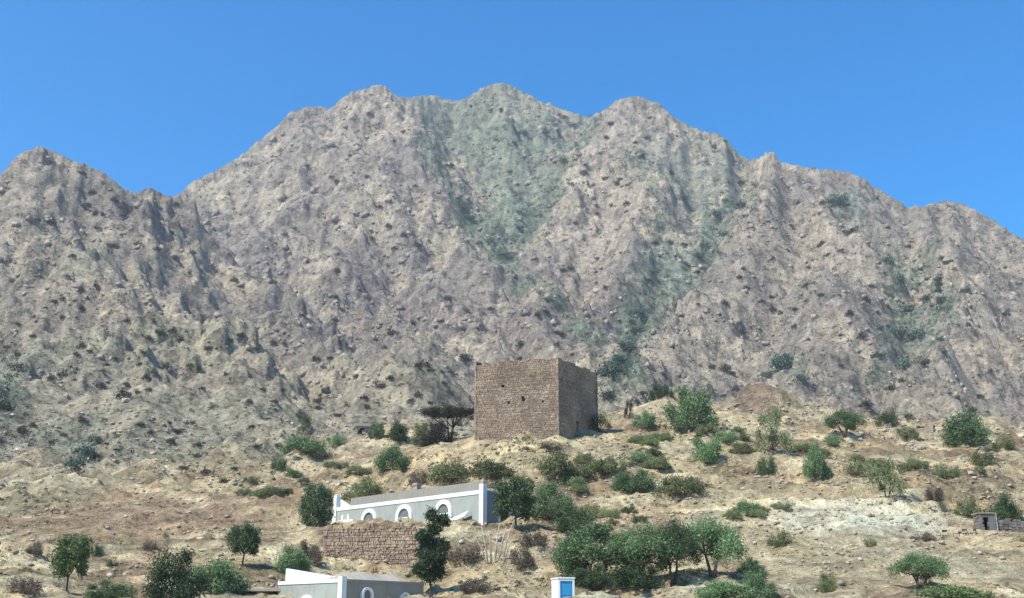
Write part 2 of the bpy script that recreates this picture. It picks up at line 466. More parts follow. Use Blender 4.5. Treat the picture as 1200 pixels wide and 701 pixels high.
def ground(x, y):
    """height of the ground sheet at a place"""
    a = math.atan2(x, y); r = math.hypot(x, y)
    i = int(np.clip(np.searchsorted(ang, a) - 1, 0, len(ang) - 2)); j = int(np.clip(np.searchsorted(rad, r) - 1, 0, len(rad) - 2))
    u = (a - ang[i]) / (ang[i + 1] - ang[i]); v = (r - rad[j]) / (rad[j + 1] - rad[j])
    u, v = min(max(u, 0), 1), min(max(v, 0), 1)
    return float((GZ[i, j] * (1 - v) + GZ[i, j + 1] * v) * (1 - u) + (GZ[i + 1, j] * (1 - v) + GZ[i + 1, j + 1] * v) * u)
def hit(px, py, ymin=30.0):
    """where the line of sight through a photograph point meets the ground"""
    t, e = tz(px, py)
    a = math.atan(t)
    i = int(np.clip(np.searchsorted(ang, a), 0, len(ang) - 1))
    c = EL[i]
    ok = np.nonzero((c >= e) & (GY[i] > ymin))[0]
    if len(ok) == 0: return None
    j = ok[0]
    e0, e1 = c[j - 1], c[j]
    f = (e - e0) / (e1 - e0) if e1 > e0 else 0.5
    f = min(max(f, 0), 1)
    r = rad[j - 1] + f * (rad[j] - rad[j - 1])
    x, y = r * math.sin(a), r * math.cos(a)
    return np.array([x, y, ground(x, y)])

# ------------------------------------------------------------------ terrain: rock and soil colours by place, some slope shade painted in
R2 = np.hypot(GX, GY)
gxf, gyf = GX.astype(np.float32), GY.astype(np.float32)
nA = fbm(gxf, gyf, 60, 5, 201, 0.6); nB = fbm(gxf, gyf, 16, 5, 211, 0.6); nC = fbm(gxf, gyf, 5, 4, 221, 0.6)
def C3(c): return np.array(c, np.float32)[None, None, :]
def lerp(a, b, w): return a + (b - a) * w[..., None]
GCOL = np.broadcast_to(C3((0.305, 0.258, 0.228)), GX.shape + (3,)).copy()
GCOL = lerp(GCOL, C3((0.40, 0.335, 0.275)), sstep(-0.15, 0.55, nA + 0.4 * nB))
GCOL = lerp(GCOL, C3((0.23, 0.20, 0.19)), 0.75 * sstep(0.1, 0.6, -nA + 0.55 * nC))
GCOL = lerp(GCOL, C3((0.385, 0.335, 0.255)), 0.75 * (1 - sstep(240, 400, R2 + nA * 60)))
# the back wall of the first gully and the hollow right of the middle peak are greener rock; tint strengthened in place of fold shading
def is_green(ri, tm):
    if ri == 0: return -0.095 < tm < 0.085
    if ri == 1: return tm > 0.128 and tm < 0.25
    return ri in (9, 14, 15)
gsel = np.array([1.0 if is_green(q[3], q[4]) else 0.0 for q in SEGS], np.float32)[DOM['i']]
gsel = gsel * (0.35 + 0.65 * sstep(-0.3, 0.3, nB + 0.9 * nC)) * (0.5 + 0.5 * sstep(0.5, -0.6, nA - 0.1))
GCOL = lerp(GCOL, C3((0.225, 0.245, 0.195)), 0.9 * gsel * sstep(320, 420, R2))
nearw = 1 - sstep(150, 230, R2 + nB * 15)
soil = lerp(np.broadcast_to(C3((0.40, 0.295, 0.21)), GCOL.shape).copy(), C3((0.52, 0.43, 0.31)), sstep(-0.25, 0.4, nB + 0.5 * nC))
soil = lerp(soil, C3((0.29, 0.25, 0.16)), 0.7 * sstep(0.1, 0.5, fbm(gxf, gyf, 9, 5, 231, 0.6)))
soil = lerp(soil, C3((0.60, 0.53, 0.40)), 0.9 * sstep(0.15, 0.5, fbm(gxf, gyf, 11, 5, 241, 0.6)))
GCOL = lerp(GCOL, soil, nearw)
ZONES = [  # px, py, width, depth stretch, colour, strength
 # grey-green rock and scrub in the gullies, weighted to paint their shading too
 (560, 175, 60, 1.5, (0.20, 0.235, 0.19), 0.9), (640, 165, 50, 1.5, (0.225, 0.25, 0.205), 0.85), (600, 240, 45, 1.8, (0.20, 0.24, 0.19), 0.9), (585, 290, 30, 1.5, (0.15, 0.20, 0.15), 0.9),
 (800, 220, 55, 1.6, (0.225, 0.25, 0.215), 0.85), (840, 260, 45, 1.6, (0.19, 0.225, 0.19), 0.9), (790, 310, 45, 1.5, (0.20, 0.23, 0.20), 0.8), (760, 360, 30, 1.5, (0.19, 0.225, 0.18), 0.8),
 (735, 400, 30, 1.4, (0.12, 0.17, 0.12), 0.9), (860, 220, 30, 1.5, (0.21, 0.245, 0.215), 0.8),
 (1060, 330, 38, 1.7, (0.19, 0.23, 0.175), 0.8), (1095, 380, 40, 1.4, (0.22, 0.245, 0.195), 0.7), (990, 240, 30, 1.2, (0.20, 0.215, 0.195), 0.8), (1040, 390, 30, 1.3, (0.20, 0.235, 0.18), 0.7),
 (10, 440, 34, 1.2, (0.17, 0.20, 0.165), 0.8), (100, 520, 28, 1.0, (0.17, 0.19, 0.14), 0.7),
 # mauve-grey paints the shaded side of the middle slope; warm buttresses
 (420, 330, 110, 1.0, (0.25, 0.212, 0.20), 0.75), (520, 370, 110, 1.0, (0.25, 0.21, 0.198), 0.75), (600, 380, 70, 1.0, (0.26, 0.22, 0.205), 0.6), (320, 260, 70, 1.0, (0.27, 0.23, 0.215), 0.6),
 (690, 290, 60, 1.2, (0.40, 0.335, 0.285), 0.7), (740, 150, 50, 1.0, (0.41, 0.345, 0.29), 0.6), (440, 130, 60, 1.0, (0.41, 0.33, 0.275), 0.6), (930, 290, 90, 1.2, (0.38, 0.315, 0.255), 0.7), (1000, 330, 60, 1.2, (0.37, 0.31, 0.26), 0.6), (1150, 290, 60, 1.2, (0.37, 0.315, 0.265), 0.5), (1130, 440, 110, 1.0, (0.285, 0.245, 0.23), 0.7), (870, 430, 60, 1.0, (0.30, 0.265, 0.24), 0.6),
 # yellowish lower spur on the left
 (130, 320, 90, 1.0, (0.385, 0.345, 0.27), 0.8), (220, 390, 110, 0.9, (0.40, 0.355, 0.27), 0.85), (380, 450, 80, 0.9, (0.42, 0.36, 0.265), 0.85), (90, 420, 90, 0.8, (0.35, 0.32, 0.255), 0.7), (250, 470, 90, 0.9, (0.36, 0.33, 0.255), 0.75), (40, 200, 60, 1.0, (0.35, 0.30, 0.255), 0.6),
 # reddish foot slope on the left
 (130, 600, 120, 1.0, (0.35, 0.255, 0.195), 0.75), (250, 590, 90, 1.0, (0.36, 0.265, 0.20), 0.7), (30, 640, 70, 1.0, (0.33, 0.245, 0.185), 0.7), (300, 550, 60, 1.0, (0.33, 0.29, 0.22), 0.6), (60, 560, 90, 1.0, (0.33, 0.30, 0.235), 0.7), (390, 545, 50, 1.0, (0.36, 0.27, 0.21), 0.6),
 # pale sand below the tower and on the right-hand hill
 (600, 523, 60, 1.2, (0.60, 0.51, 0.36), 0.9), (500, 545, 45, 1.2, (0.56, 0.455, 0.32), 0.9), (690, 525, 50, 1.0, (0.57, 0.49, 0.36), 0.75), (530, 690, 60, 1.2, (0.60, 0.475, 0.32), 0.9), (460, 570, 40, 1.0, (0.50, 0.41, 0.30), 0.6),
 (860, 590, 80, 1.0, (0.56, 0.485, 0.36), 0.8), (960, 570, 70, 1.0, (0.52, 0.44, 0.32), 0.6), (1000, 605, 66, 0.8, (0.70, 0.66, 0.56), 1.0), (930, 598, 30, 0.8, (0.66, 0.62, 0.52), 0.8), (955, 602, 40, 0.6, (0.72, 0.69, 0.60), 1.0), (1045, 602, 45, 0.6, (0.72, 0.69, 0.60), 1.0), (1000, 612, 60, 0.5, (0.74, 0.71, 0.62), 1.0), (1090, 618, 60, 0.7, (0.66, 0.54, 0.44), 0.9), (760, 480, 40, 1.0, (0.56, 0.47, 0.36), 0.8), (1090, 505, 60, 0.5, (0.58, 0.52, 0.41), 0.8),
 (893, 462, 38, 1.0, (0.235, 0.18, 0.15), 1.0),
 (1000, 640, 80, 0.8, (0.47, 0.43, 0.34), 0.7), (960, 670, 90, 0.8, (0.54, 0.48, 0.36), 0.7), (1130, 665, 80, 0.8, (0.50, 0.46, 0.36), 0.7), (860, 660, 40, 0.9, (0.36, 0.26, 0.18), 0.7), (740, 690, 70, 0.7, (0.52, 0.45, 0.34), 0.7), (610, 690, 50, 0.8, (0.50, 0.43, 0.32), 0.7),
 (1030, 540, 70, 1.0, (0.40, 0.31, 0.22), 0.7), (960, 505, 60, 0.8, (0.40, 0.30, 0.21), 0.6), (1150, 560, 60, 1.0, (0.45, 0.37, 0.27), 0.6), (650, 640, 40, 1.0, (0.40, 0.31, 0.24), 0.6),
]
GLINES = [[(690, 143), (662, 200), (625, 265), (588, 305)], [(492, 150), (530, 215), (552, 258), (585, 305)], [(888, 215), (852, 270), (800, 330), (750, 390), (718, 455)], [(742, 175), (775, 240), (772, 300), (760, 350)], [(1050, 290), (1045, 340), (1065, 400), (1020, 455)], [(1100, 330), (1112, 370), (1085, 410)], [(590, 310), (640, 345), (690, 390), (722, 430)], [(860, 225), (845, 250), (820, 300)], [(15, 400), (10, 450), (20, 500)], [(752, 372), (738, 405), (718, 440), (708, 470)], [(745, 385), (730, 415), (715, 445)], [(1075, 310), (1060, 360), (1095, 390)], [(975, 235), (1000, 262)], [(905, 425), (940, 440)], [(105, 500), (95, 545)]]
GPTS = []
for ln in GLINES:
    for (x0, y0), (x1, y1) in zip(ln[:-1], ln[1:]):
        n = max(int(math.hypot(x1 - x0, y1 - y0) / 16), 1)
        for k in range(n):
            f = (k + .5) / n
            GPTS.append((x0 + (x1 - x0) * f, y0 + (y1 - y0) * f))
ZONES = [(px, py, 19, 1.3, (0.17, 0.205, 0.155), 0.85) for px, py in GPTS] + ZONES  # dark scrub tint along the gullies, doubling as painted fold shade
ZONES += [(px, py, 30, 1.0, (0.69, 0.645, 0.545), 1.0) for px in range(935, 1100, 24) for py in ((598, 611) if px < 1050 else (612,))]
ZONES += [(60, 515, 90, 1.0, (0.31, 0.30, 0.235), 0.8), (200, 520, 100, 1.0, (0.33, 0.31, 0.24), 0.8), (320, 535, 60, 1.0, (0.32, 0.30, 0.23), 0.7), (20, 590, 70, 1.0, (0.31, 0.28, 0.21), 0.7)]
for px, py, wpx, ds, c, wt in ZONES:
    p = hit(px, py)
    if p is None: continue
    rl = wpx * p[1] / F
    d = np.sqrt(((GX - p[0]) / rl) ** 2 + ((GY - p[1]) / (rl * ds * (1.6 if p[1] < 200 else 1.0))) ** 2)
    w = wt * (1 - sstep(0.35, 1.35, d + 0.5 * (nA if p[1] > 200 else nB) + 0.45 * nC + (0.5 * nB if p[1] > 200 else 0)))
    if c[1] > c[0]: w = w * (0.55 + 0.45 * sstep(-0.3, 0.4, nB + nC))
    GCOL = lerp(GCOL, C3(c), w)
GCOL = GCOL * lerp(np.broadcast_to(C3((0.965, 0.985, 0.885)), GCOL.shape), C3((1.17, 1.15, 0.94)), nearw)
GCOL = np.clip(GCOL * (1 + 0.22 * nC + 0.12 * nB)[..., None], 0.03, 0.8)

def ground_mat():
    m, nt, b = new_mat('rock_and_soil')
    tc = nd(nt, 'ShaderNodeTexCoord').outputs['Object']
    at_ = nd(nt, 'ShaderNodeAttribute', attribute_name='soil').outputs['Color']
    n1 = noise(nt, tc, 0.14, 10, 0.72)
    n2 = noise(nt, tc, 0.9, 8, 0.65)
    v1 = ramp(nt, n1, [(0.36, (0.54, 0.53, 0.54)), (0.5, (1.0, 1.0, 1.0)), (0.64, (1.38, 1.36, 1.3))])
    v2 = ramp(nt, n2, [(0.34, (0.6, 0.59, 0.57)), (0.5, (1.0, 1.0, 1.0)), (0.66, (1.3, 1.29, 1.25))])
    c = mixc(nt, 1.0, mixc(nt, 1.0, at_, v1, 'MULTIPLY'), v2, 'MULTIPLY')
    nt.links.new(c, b.inputs['Base Color'])
    b.inputs['Roughness'].default_value = 0.95
    b.inputs['Specular IOR Level'].default_value = 0.1
    n3 = noise(nt, tc, 4.5, 5, 0.7)
    c = mixc(nt, 1.0, c, ramp(nt, n3, [(0.33, (0.72, 0.71, 0.69)), (0.5, (1, 1, 1)), (0.67, (1.16, 1.16, 1.14))]), 'MULTIPLY')
    nt.links.new(c, b.inputs['Base Color'])
    add = nd(nt, 'ShaderNodeMath', operation='MULTIPLY_ADD')
    nt.links.new(n1, add.inputs[0]); add.inputs[1].default_value = 5.0
    ad2 = nd(nt, 'ShaderNodeMath', operation='MULTIPLY_ADD')
    nt.links.new(n3, ad2.inputs[0]); ad2.inputs[1].default_value = 0.22
    nt.links.new(n2, ad2.inputs[2])
    nt.links.new(ad2.outputs[0], add.inputs[2])
    bump(nt, b, add.outputs[0], 0.85, 1.0)
    return m
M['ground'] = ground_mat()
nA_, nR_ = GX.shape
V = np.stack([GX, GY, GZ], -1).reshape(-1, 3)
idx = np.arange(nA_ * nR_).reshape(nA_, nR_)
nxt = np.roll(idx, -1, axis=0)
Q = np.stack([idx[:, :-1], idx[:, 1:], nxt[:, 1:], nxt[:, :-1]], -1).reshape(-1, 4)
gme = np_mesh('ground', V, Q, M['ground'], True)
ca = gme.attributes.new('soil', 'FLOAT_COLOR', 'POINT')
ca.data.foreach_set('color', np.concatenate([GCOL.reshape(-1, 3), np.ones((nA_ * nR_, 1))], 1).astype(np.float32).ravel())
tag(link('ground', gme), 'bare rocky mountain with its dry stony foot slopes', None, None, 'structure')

# ------------------------------------------------------------------ masonry
def wall_sheet(mb, W, H, holes, deep, x0=0.0):
    """earth-mortar backing of a wall face (plane y=0 looking to -y) with real recesses"""
    xs = sorted({x0, x0 + W, *[h[0] for h in holes], *[h[1] for h in holes]})
    zs = sorted({-2.5, H, *[h[2] for h in holes], *[h[3] for h in holes]})
    for a, b in zip(xs[:-1], xs[1:]):
        for c, d in zip(zs[:-1], zs[1:]):
            inh = any(h[0] <= (a + b) / 2 <= h[1] and h[2] <= (c + d) / 2 <= h[3] for h in holes)
            y = deep if inh else 0.05
            mb.add([(a, y, c), (b, y, c), (b, y, d), (a, y, d)], [(0, 1, 2, 3)])
    for a, b, c, d in holes:
        mb.add([(a, 0.05, c), (b, 0.05, c), (b, deep, c), (a, deep, c)], [(0, 1, 2, 3)])
        mb.add([(a, 0.05, d), (b, 0.05, d), (b, deep, d), (a, deep, d)], [(3, 2, 1, 0)])
        mb.add([(a, 0.05, c), (a, 0.05, d), (a, deep, d), (a, deep, c)], [(3, 2, 1, 0)])
        mb.add([(b, 0.05, c), (b, 0.05, d), (b, deep, d), (b, deep, c)], [(0, 1, 2, 3)])
def stones(mb, W, top, holes, ch=0.27, cw=0.42, rough=0.05, x0=0.0, z0=-2.4, tf=None):
    """uneven courses of stone standing a little proud of the backing"""
    z = z0
    while z < top:
        h = ch * random.choice((.7, .85, 1, 1.2, 1.6)) * random.uniform(.9, 1.1)
        x = x0 - random.uniform(0, 0.1)
        while x < x0 + W:
            w = cw * random.uniform(0.55, 1.5)
            w = min(w, x0 + W - x + 0.04)
            xm, zm = x + w / 2, z + h / 2
            tmax = top + (tf(xm) if tf else 0)
            if zm < tmax and not any(a - 0.03 < xm < b + 0.03 and c - 0.03 < zm < d + 0.03 for a, b, c, d in holes):
                p = random.uniform(-rough, rough * 0.5) - 0.02
                g = 0.018
                vs = [(x + g, p, z + g), (x + w - g, p, z + g), (x + w - g, p, z + h - g), (x + g, p, z + h - g),
                      (x + g * .3, 0.22, z + g * .3), (x + w - g * .3, 0.22, z + g * .3), (x + w - g * .3, 0.22, z + h - g * .3), (x + g * .3, 0.22, z + h - g * .3)]
                vs = [(a + random.uniform(-.03, .03), b + random.uniform(-.02, .02), c + random.uniform(-.03, .03)) for a, b, c in vs]
                mb.add(vs, [(0, 1, 2, 3), (1, 0, 4, 5), (2, 1, 5, 6), (3, 2, 6, 7), (0, 3, 7, 4)])
            x += w
        z += h
def frame(o, d):
    """matrix: origin o, local x along d on the ground, y away from the viewer's side, z up"""
    d = np.array(d, float); d /= np.hypot(*d)
    m = Matrix(((d[0], -d[1], 0, o[0]), (d[1], d[0], 0, o[1]), (0, 0, 1, o[2]), (0, 0, 0, 1)))
    return m
def xf(mb, m):
    mb.v = [tuple(m @ Vector(p)) for p in mb.v]
    return mb
def join(a, b):
    n = len(a.v); a.v += b.v; a.f += [tuple(i + n for i in f) for f in b.f]

# the square stone tower on the hill
Cc = at(655, 516, 134.0); Lc = at(556, 512, 137.0); Rc = at(701, 513, 142.5)
zb = Cc[2]
ztop = at(655, 418, 134.0)[2]
TH_ = ztop - zb
Lc[2] = Rc[2] = zb
Bc = Lc + Rc - Cc
tower = empty('stone_tower', tuple(Cc)); tower.empty_display_size = 1
tag(tower, 'square brown stone tower with small window holes standing on the hilltop', 'tower')
sw, cw_ = MB(), MB()
def crumble(seed, Wd, left=0.0):
    return lambda x: 0.08 * math.sin(x * 1.7 + seed) + 0.05 * math.sin(x * 4.3 + seed * 2) - 0.12 + left * max(0, 1 - x / 2.0)
corners = [(Lc, Cc, [(3.5, 3.95, 6.95, 7.4), (4.25, 4.6, 4.85, 5.3), (6.15, 6.6, 5.1, 5.75), (8.8, 9.05, 4.75, 5.05)], crumble(1, 10, -0.5)),
           (Cc, Rc, [(4.4, 5.2, 0.1, 3.1), (6.6, 6.95, 1.0, 2.2)], crumble(2, 10)), (Rc, Bc, [], crumble(3, 10)), (Bc, Lc, [], crumble(4, 10))]
for a, b, holes, tf in corners:
    Wd = float(np.hypot(*(b - a)[:2]))
    m_ = frame(a - Cc, (b - a)[:2])
    s1, c1 = MB(), MB()
    stones(s1, Wd, TH_, holes, 0.22, 0.25, 0.04, tf=tf)
    wall_sheet(c1, Wd, TH_ - 0.45, holes, 2.6)
    # inner face and broken top of the wall
    c1.add([(0, 0.05, TH_ - .45), (Wd, 0.05, TH_ - .45), (Wd - .9, 0.9, TH_ - .45), (.9, 0.9, TH_ - .45)], [(0, 1, 2, 3)])
    c1.add([(.9, .9, TH_ - .45), (Wd - .9, .9, TH_ - .45), (Wd - .9, .9, -1), (.9, .9, -1)], [(0, 1, 2, 3)])
    join(sw, xf(s1, m_)); join(cw_, xf(c1, m_))
o = sw.build('stonework', M['tower'], tower); o['kind'] = 'stuff'
cw_.build('wall_core', M['mortar'], tower)
m_ = frame(Cc - Cc, (Rc - Cc)[:2])
dl = MB().box(4.2, 5.4, -0.05, 0.3, 3.1, 3.3, 0.01)
xf(dl, m_).build('door_lintel', M['wood'], tower)

# retaining wall of rubble below the upper house
ra = at(378, 662, 92.0); rb = at(492, 664, 90.0)
rwall = empty('retaining_wall', tuple(ra)); tag(rwall, 'reddish rubble stone retaining wall below the long grey house', 'stone wall')
HT = at(378, 619, 92.0)[2] - ra[2]
Wd = float(np.hypot(*(rb - ra)[:2]))
m_ = frame((0, 0, 0), (rb - ra)[:2])
s1, c1 = MB(), MB()
stones(s1, Wd, HT, [], 0.19, 0.21, 0.07, tf=lambda x: 0.18 * math.sin(x * 2.1) + 0.15 * math.sin(x * 5.2))
wall_sheet(c1, Wd, HT - 0.3, [], 0.3)
c1.add([(0, .05, HT - .3), (Wd, .05, HT - .3), (Wd, 5, HT - .2), (0, 5, HT - .2)], [(0, 1, 2, 3)])
s2, c2 = MB(), MB()
stones(s2, 4.5, HT, [], 0.14, 0.22, 0.06, tf=lambda x: -0.25 * (4.5 - x))
wall_sheet(c2, 4.5, HT - 1.1, [], 0.3)
m2 = frame((0, 0, 0), (-(rb - ra)[1], (rb - ra)[0])) @ Matrix.Rotation(math.pi, 4, 'Z') @ Matrix.Translation((-4.5, 0, 0))
m2 = Matrix.Translation(m_ @ Vector((0, 4.5, 0))) @ frame((0, 0, 0), ((rb - ra)[1], -(rb - ra)[0]))
join(s1, s2) if False else None
xf(s1, m_); xf(c1, m_); xf(s2, m2); xf(c2, m2)
join(s1, s2); join(c1, c2)
o = s1.build('stonework', M['rubble'], rwall); o['kind'] = 'stuff'
c1.build('wall_core', M['mortar'], rwall)

# ------------------------------------------------------------------ houses
def arch_pts(w, h, n=10, inset=0.0):
    r = w / 2 - inset
    pts = [(-r, inset)]
    zc = h - w / 2
    for k in range(n + 1):
        a = math.pi - math.pi * k / n
        pts.append((r * math.cos(a), zc + r * math.sin(a)))
    pts.append((r, inset))
    return pts
def arch_window(parent, x, z, w, h, m_, style=0, fr=0.2):
    """white raised surround, recess, pane and bars; facade plane y=0 looking to -y"""
    win = MB()
    po, pi_ = arch_pts(w, h), arch_pts(w, h, inset=fr)
    n = len(po)
    y0, y1 = -0.17, -0.01
    vs = [(x + a, y0, z + b) for a, b in po] + [(x + a, y0, z + b) for a, b in pi_] + [(x + a, 0.05, z + b) for a, b in po] + [(x + a, y1, z + b) for a, b in pi_]
    fs = []
    for i in range(n):
        j = (i + 1) % n
        fs += [(i, j, n + j, n + i), (2 * n + i, 2 * n + j, j, i), (n + i, n + j, 3 * n + j, 3 * n + i)]
    win.add(vs, fs)
    wo = xf(win, m_).build('window', M['white'], parent)
    pn = MB().add([(x + a, -0.02, z + b) for a, b in pi_], [tuple(range(n))])
    xf(pn, m_).build('pane', M['paneg'] if style == 0 else M['pane'], wo)
    br = MB()
    t = 0.055
    hi = h - fr
    br.box(x - w / 2 + fr, x + w / 2 - fr, -0.07, -0.021, z + hi * 0.46, z + hi * 0.46 + 2 * t)
    if style == 0: br.box(x - t, x + t, -0.075, -0.022, z + fr, z + hi * 0.46)
    xf(br, m_).build('window_bar', M['white'], wo)
    return wo
# long grey house with white trim
hR = at(566, 622, 104.0); hL = at(391, 622, 120.0)
hb = hR[2] - 0.15
house = empty('long_house', (hR[0], hR[1], hb))
tag(house, 'long grey house with white trim and arched white windows below the tower', 'house')
hd = (hR - hL)[:2]
HL = float(np.hypot(*hd))
m_ = frame((hL[0] - hR[0], hL[1] - hR[1], 0), hd)
zt = at(566, 574, 104.0)[2] - hb          # top of the white frieze
DP = 5.2
b = MB()
b.add([(0, 0, -3), (HL, 0, -3), (HL, 0, zt), (0, 0, zt)], [(0, 1, 2, 3)])
b.add([(0, 0, -3), (0, DP, -3), (0, DP, zt), (0, 0, zt)], [(3, 2, 1, 0)])
b.add([(0, DP, -3), (HL, DP, -3), (HL, DP, zt), (0, DP, zt)], [(3, 2, 1, 0)])
xf(b, m_).build('wall', M['grey'], house)
b = MB()
dz0, dz1, da, db_ = 0.0, 2.15, 2.3, 3.3
for (y0, y1, z0, z1) in ((0, da, -3, zt), (db_, DP, -3, zt), (da, db_, dz1, zt), (da, db_, -3, dz0)):
    b.add([(HL, y0, z0), (HL, y1, z0), (HL, y1, z1), (HL, y0, z1)], [(0, 1, 2, 3)])
xf(b, m_).build('end_wall', M['shade_grey'], house)
dr = MB().add([(HL - .25, da, dz0), (HL - .25, db_, dz0), (HL - .25, db_, dz1), (HL - .25, da, dz1)], [(0, 1, 2, 3)])
for yy in (da, db_): dr.add([(HL, yy, dz0), (HL - .25, yy, dz0), (HL - .25, yy, dz1), (HL, yy, dz1)], [(0, 1, 2, 3)])
dr.add([(HL, da, dz1), (HL, db_, dz1), (HL - .25, db_, dz1), (HL - .25, da, dz1)], [(0, 1, 2, 3)])
xf(dr, m_).build('doorway', M['dark'], house)  # shallow recess coloured near-black for the unlit room
dj = MB().box(HL - .04, HL + .07, da - .35, da - .004, -0.6, 2.5).box(HL - .04, HL + .07, db_ + .004, db_ + .35, -0.6, 2.5).box(HL - .04, HL + .068, da - .33, db_ + .33, dz1 + .003, 2.45)
xf(dj, m_).build('door_surround', M['white'], house)
xf(MB().box(0.1, HL - .1, 0.1, DP - .1, zt - .35, zt - .2), m_).build('roof', M['roofmud'], house)
xf(MB().box(0.3, HL - .3, -0.06, 0.2, zt - .36, zt + .02), m_).build('frieze', M['white'], house)
xf(MB().box(HL - .2, HL + .06, 0.31, DP - .3, zt - .25, zt - .02), m_).build('frieze', M['shade_grey'], house)
xf(MB().box(1.6, HL - 1.1, 0.9, 1.15, zt - .3, zt + 1.0), m_).build('parapet', M['concrete'], house)
xf(MB().box(1.7, HL - 1.2, DP - .3, DP - .05, zt - .3, zt + .9), m_).build('parapet', M['concrete'], house)
xf(MB().add([(.25, .3, zt), (1.7, .95, zt), (.25, .55, zt), (1.7, 1.1, zt), (.25, .3, zt + 1.0), (1.7, .95, zt + .12), (.25, .55, zt + 1.0), (1.7, 1.1, zt + .12)], [(0, 1, 5, 4), (2, 6, 7, 3), (4, 5, 7, 6)]), m_).build('parapet_wing', M['white'], house)
for k, (xx, hh) in enumerate(((0.15, 1.15), (HL - .15, .55))):
    pl = MB().box(xx - .27, xx + .27, -.14, .38, -3, zt + hh)
    pl = xf(pl, m_).build('corner_pillar', M['white'], house)
    fin = MB().box(xx - .2, xx + .2, -.07, .31, zt + hh, zt + hh + .22)
    fin.add([(xx - .2, -.07, zt + hh + .22), (xx + .2, -.07, zt + hh + .22), (xx + .2, .31, zt + hh + .22), (xx - .2, .31, zt + hh + .22), (xx, .12, zt + hh + (.6 if k else .3))], [(0, 1, 4), (1, 2, 4), (2, 3, 4), (3, 0, 4)])
    xf(fin, m_).build('finial', M['roofmud'] if k else M['white'], pl)
def along(px):
    """distance along the facade seen at a photograph column"""
    t, _ = tz(px, 605)
    a, b_ = hL[:2], hd / HL
    return (t * a[1] - a[0]) / (b_[0] - t * b_[1])
for px in (433, 474, 520):
    arch_window(house, along(px), zt - 2.75, 2.5, 2.25, m_, 0, 0.4)
# lattice window beside the left pillar
xw = along(405)
lw = MB().box(xw - 1.3, xw + 1.3, -.06, .06, zt - 1.75, zt - 1.4)
for dx in (-.5, .5): lw.box(xw + dx - .15, xw + dx + .15, -.063, .06, zt - 2.35, zt - .85)
xf(lw, m_).build('lattice', M['white'], house)
xc_ = along(475)
ch = MB().box(xc_ - .28, xc_ + .28, 1.2, 1.75, zt - .25, zt + 1.5).box(xc_ - .36, xc_ + .36, 1.12, 1.83, zt + 1.5, zt + 1.75)
xf(ch, m_).build('chimney', M['pink'], house)
# white slab leaning at the foot of the facade
xs_ = along(541)
sb = empty('leaning_slab', tuple(np.array(house.location) + np.array(m_ @ Vector((xs_, -.9, 0.75)))))
tag(sb, 'white slab leaning at the foot of the grey facade', 'slab')
ml = frame((0, 0, 0), hd)
v = MB().box(-1.6, 1.5, -.5, .55, 0.0, .14)
mm = ml @ Matrix.Translation((0, .2, .55)) @ Matrix.Rotation(math.radians(-14), 4, 'Y') @ Matrix.Rotation(math.radians(38), 4, 'X')
xf(v, mm).build('panel', M['white'], sb)
xf(MB().tube([(-1.1, .2, -1.0), (-1.1, .2, .5)], [.06, .06]).tube([(1.0, .2, -1.0), (1.0, .2, .95)], [.06, .06]), ml).build('prop', M['wood'], sb)

# lower house whose roof corner rises into the frame
cc = at(401, 683, 70.0)
zl = cc[2] + .15
gl = zl - 3.3
lh = empty('roadside_house', (cc[0], cc[1], gl)); tag(lh, 'low grey house with white corner pillar and white rooftop wall', 'house')
ld = np.array([.75, -.66]); ld /= np.hypot(*ld)      # left facade, towards the corner
LL, LR = 6.4, 7.0
mL = frame((-ld[0] * LL, -ld[1] * LL, 0), ld)         # local x ends at the corner
mR = frame((0, 0, 0), (.66, .75))
Ht = 3.3
b = MB().add([(0, 0, -1.5), (LL, 0, -1.5), (LL, 0, Ht), (0, 0, Ht)], [(0, 1, 2, 3)])
b.add([(0, 0, -1.5), (0, LR, -1.5), (0, LR, Ht), (0, 0, Ht)], [(3, 2, 1, 0)])
b.add([(0, LR, -1.5), (LL, LR, -1.5), (LL, LR, Ht), (0, LR, Ht)], [(3, 2, 1, 0)])
xf(b, mL).build('wall', M['grey'], lh)
b = MB().add([(0, 0, -1.5), (LR, 0, -1.5), (LR, 0, Ht), (0, 0, Ht)], [(0, 1, 2, 3)])
xf(b, mR).build('side_wall', M['concrete'], lh)
xf(MB().box(.1, LL - .1, .1, LR - .1, Ht - .3, Ht - .12), mL).build('roof', M['roofmud'], lh)
xf(MB().box(0.0, LL - .25, -.05, .22, Ht - .12, Ht + .1), mL).build('coping', M['white'], lh)
xf(MB().box(.25, LR, -.05, .22, Ht - .1, Ht + .08), mR).build('coping', M['concrete'], lh)
xf(MB().box(LL - .3, LL + .08, -.08, .3, -1.5, Ht + .24), mL).build('corner_pillar', M['white'], lh)
rt = MB()   # sloping white rooftop wall along the left end
rt.add([(.05, .5, Ht), (4.6, .9, Ht), (4.6, 1.1, Ht), (.05, .75, Ht), (.05, .5, Ht + .95), (4.6, .9, Ht + .3), (4.6, 1.1, Ht + .3), (.05, .75, Ht + .95)], [(0, 1, 5, 4), (1, 2, 6, 5), (2, 3, 7, 6), (3, 0, 4, 7), (4, 5, 6, 7)])
xf(rt, mL).build('rooftop_wall', M['white'], lh)
er = MB()
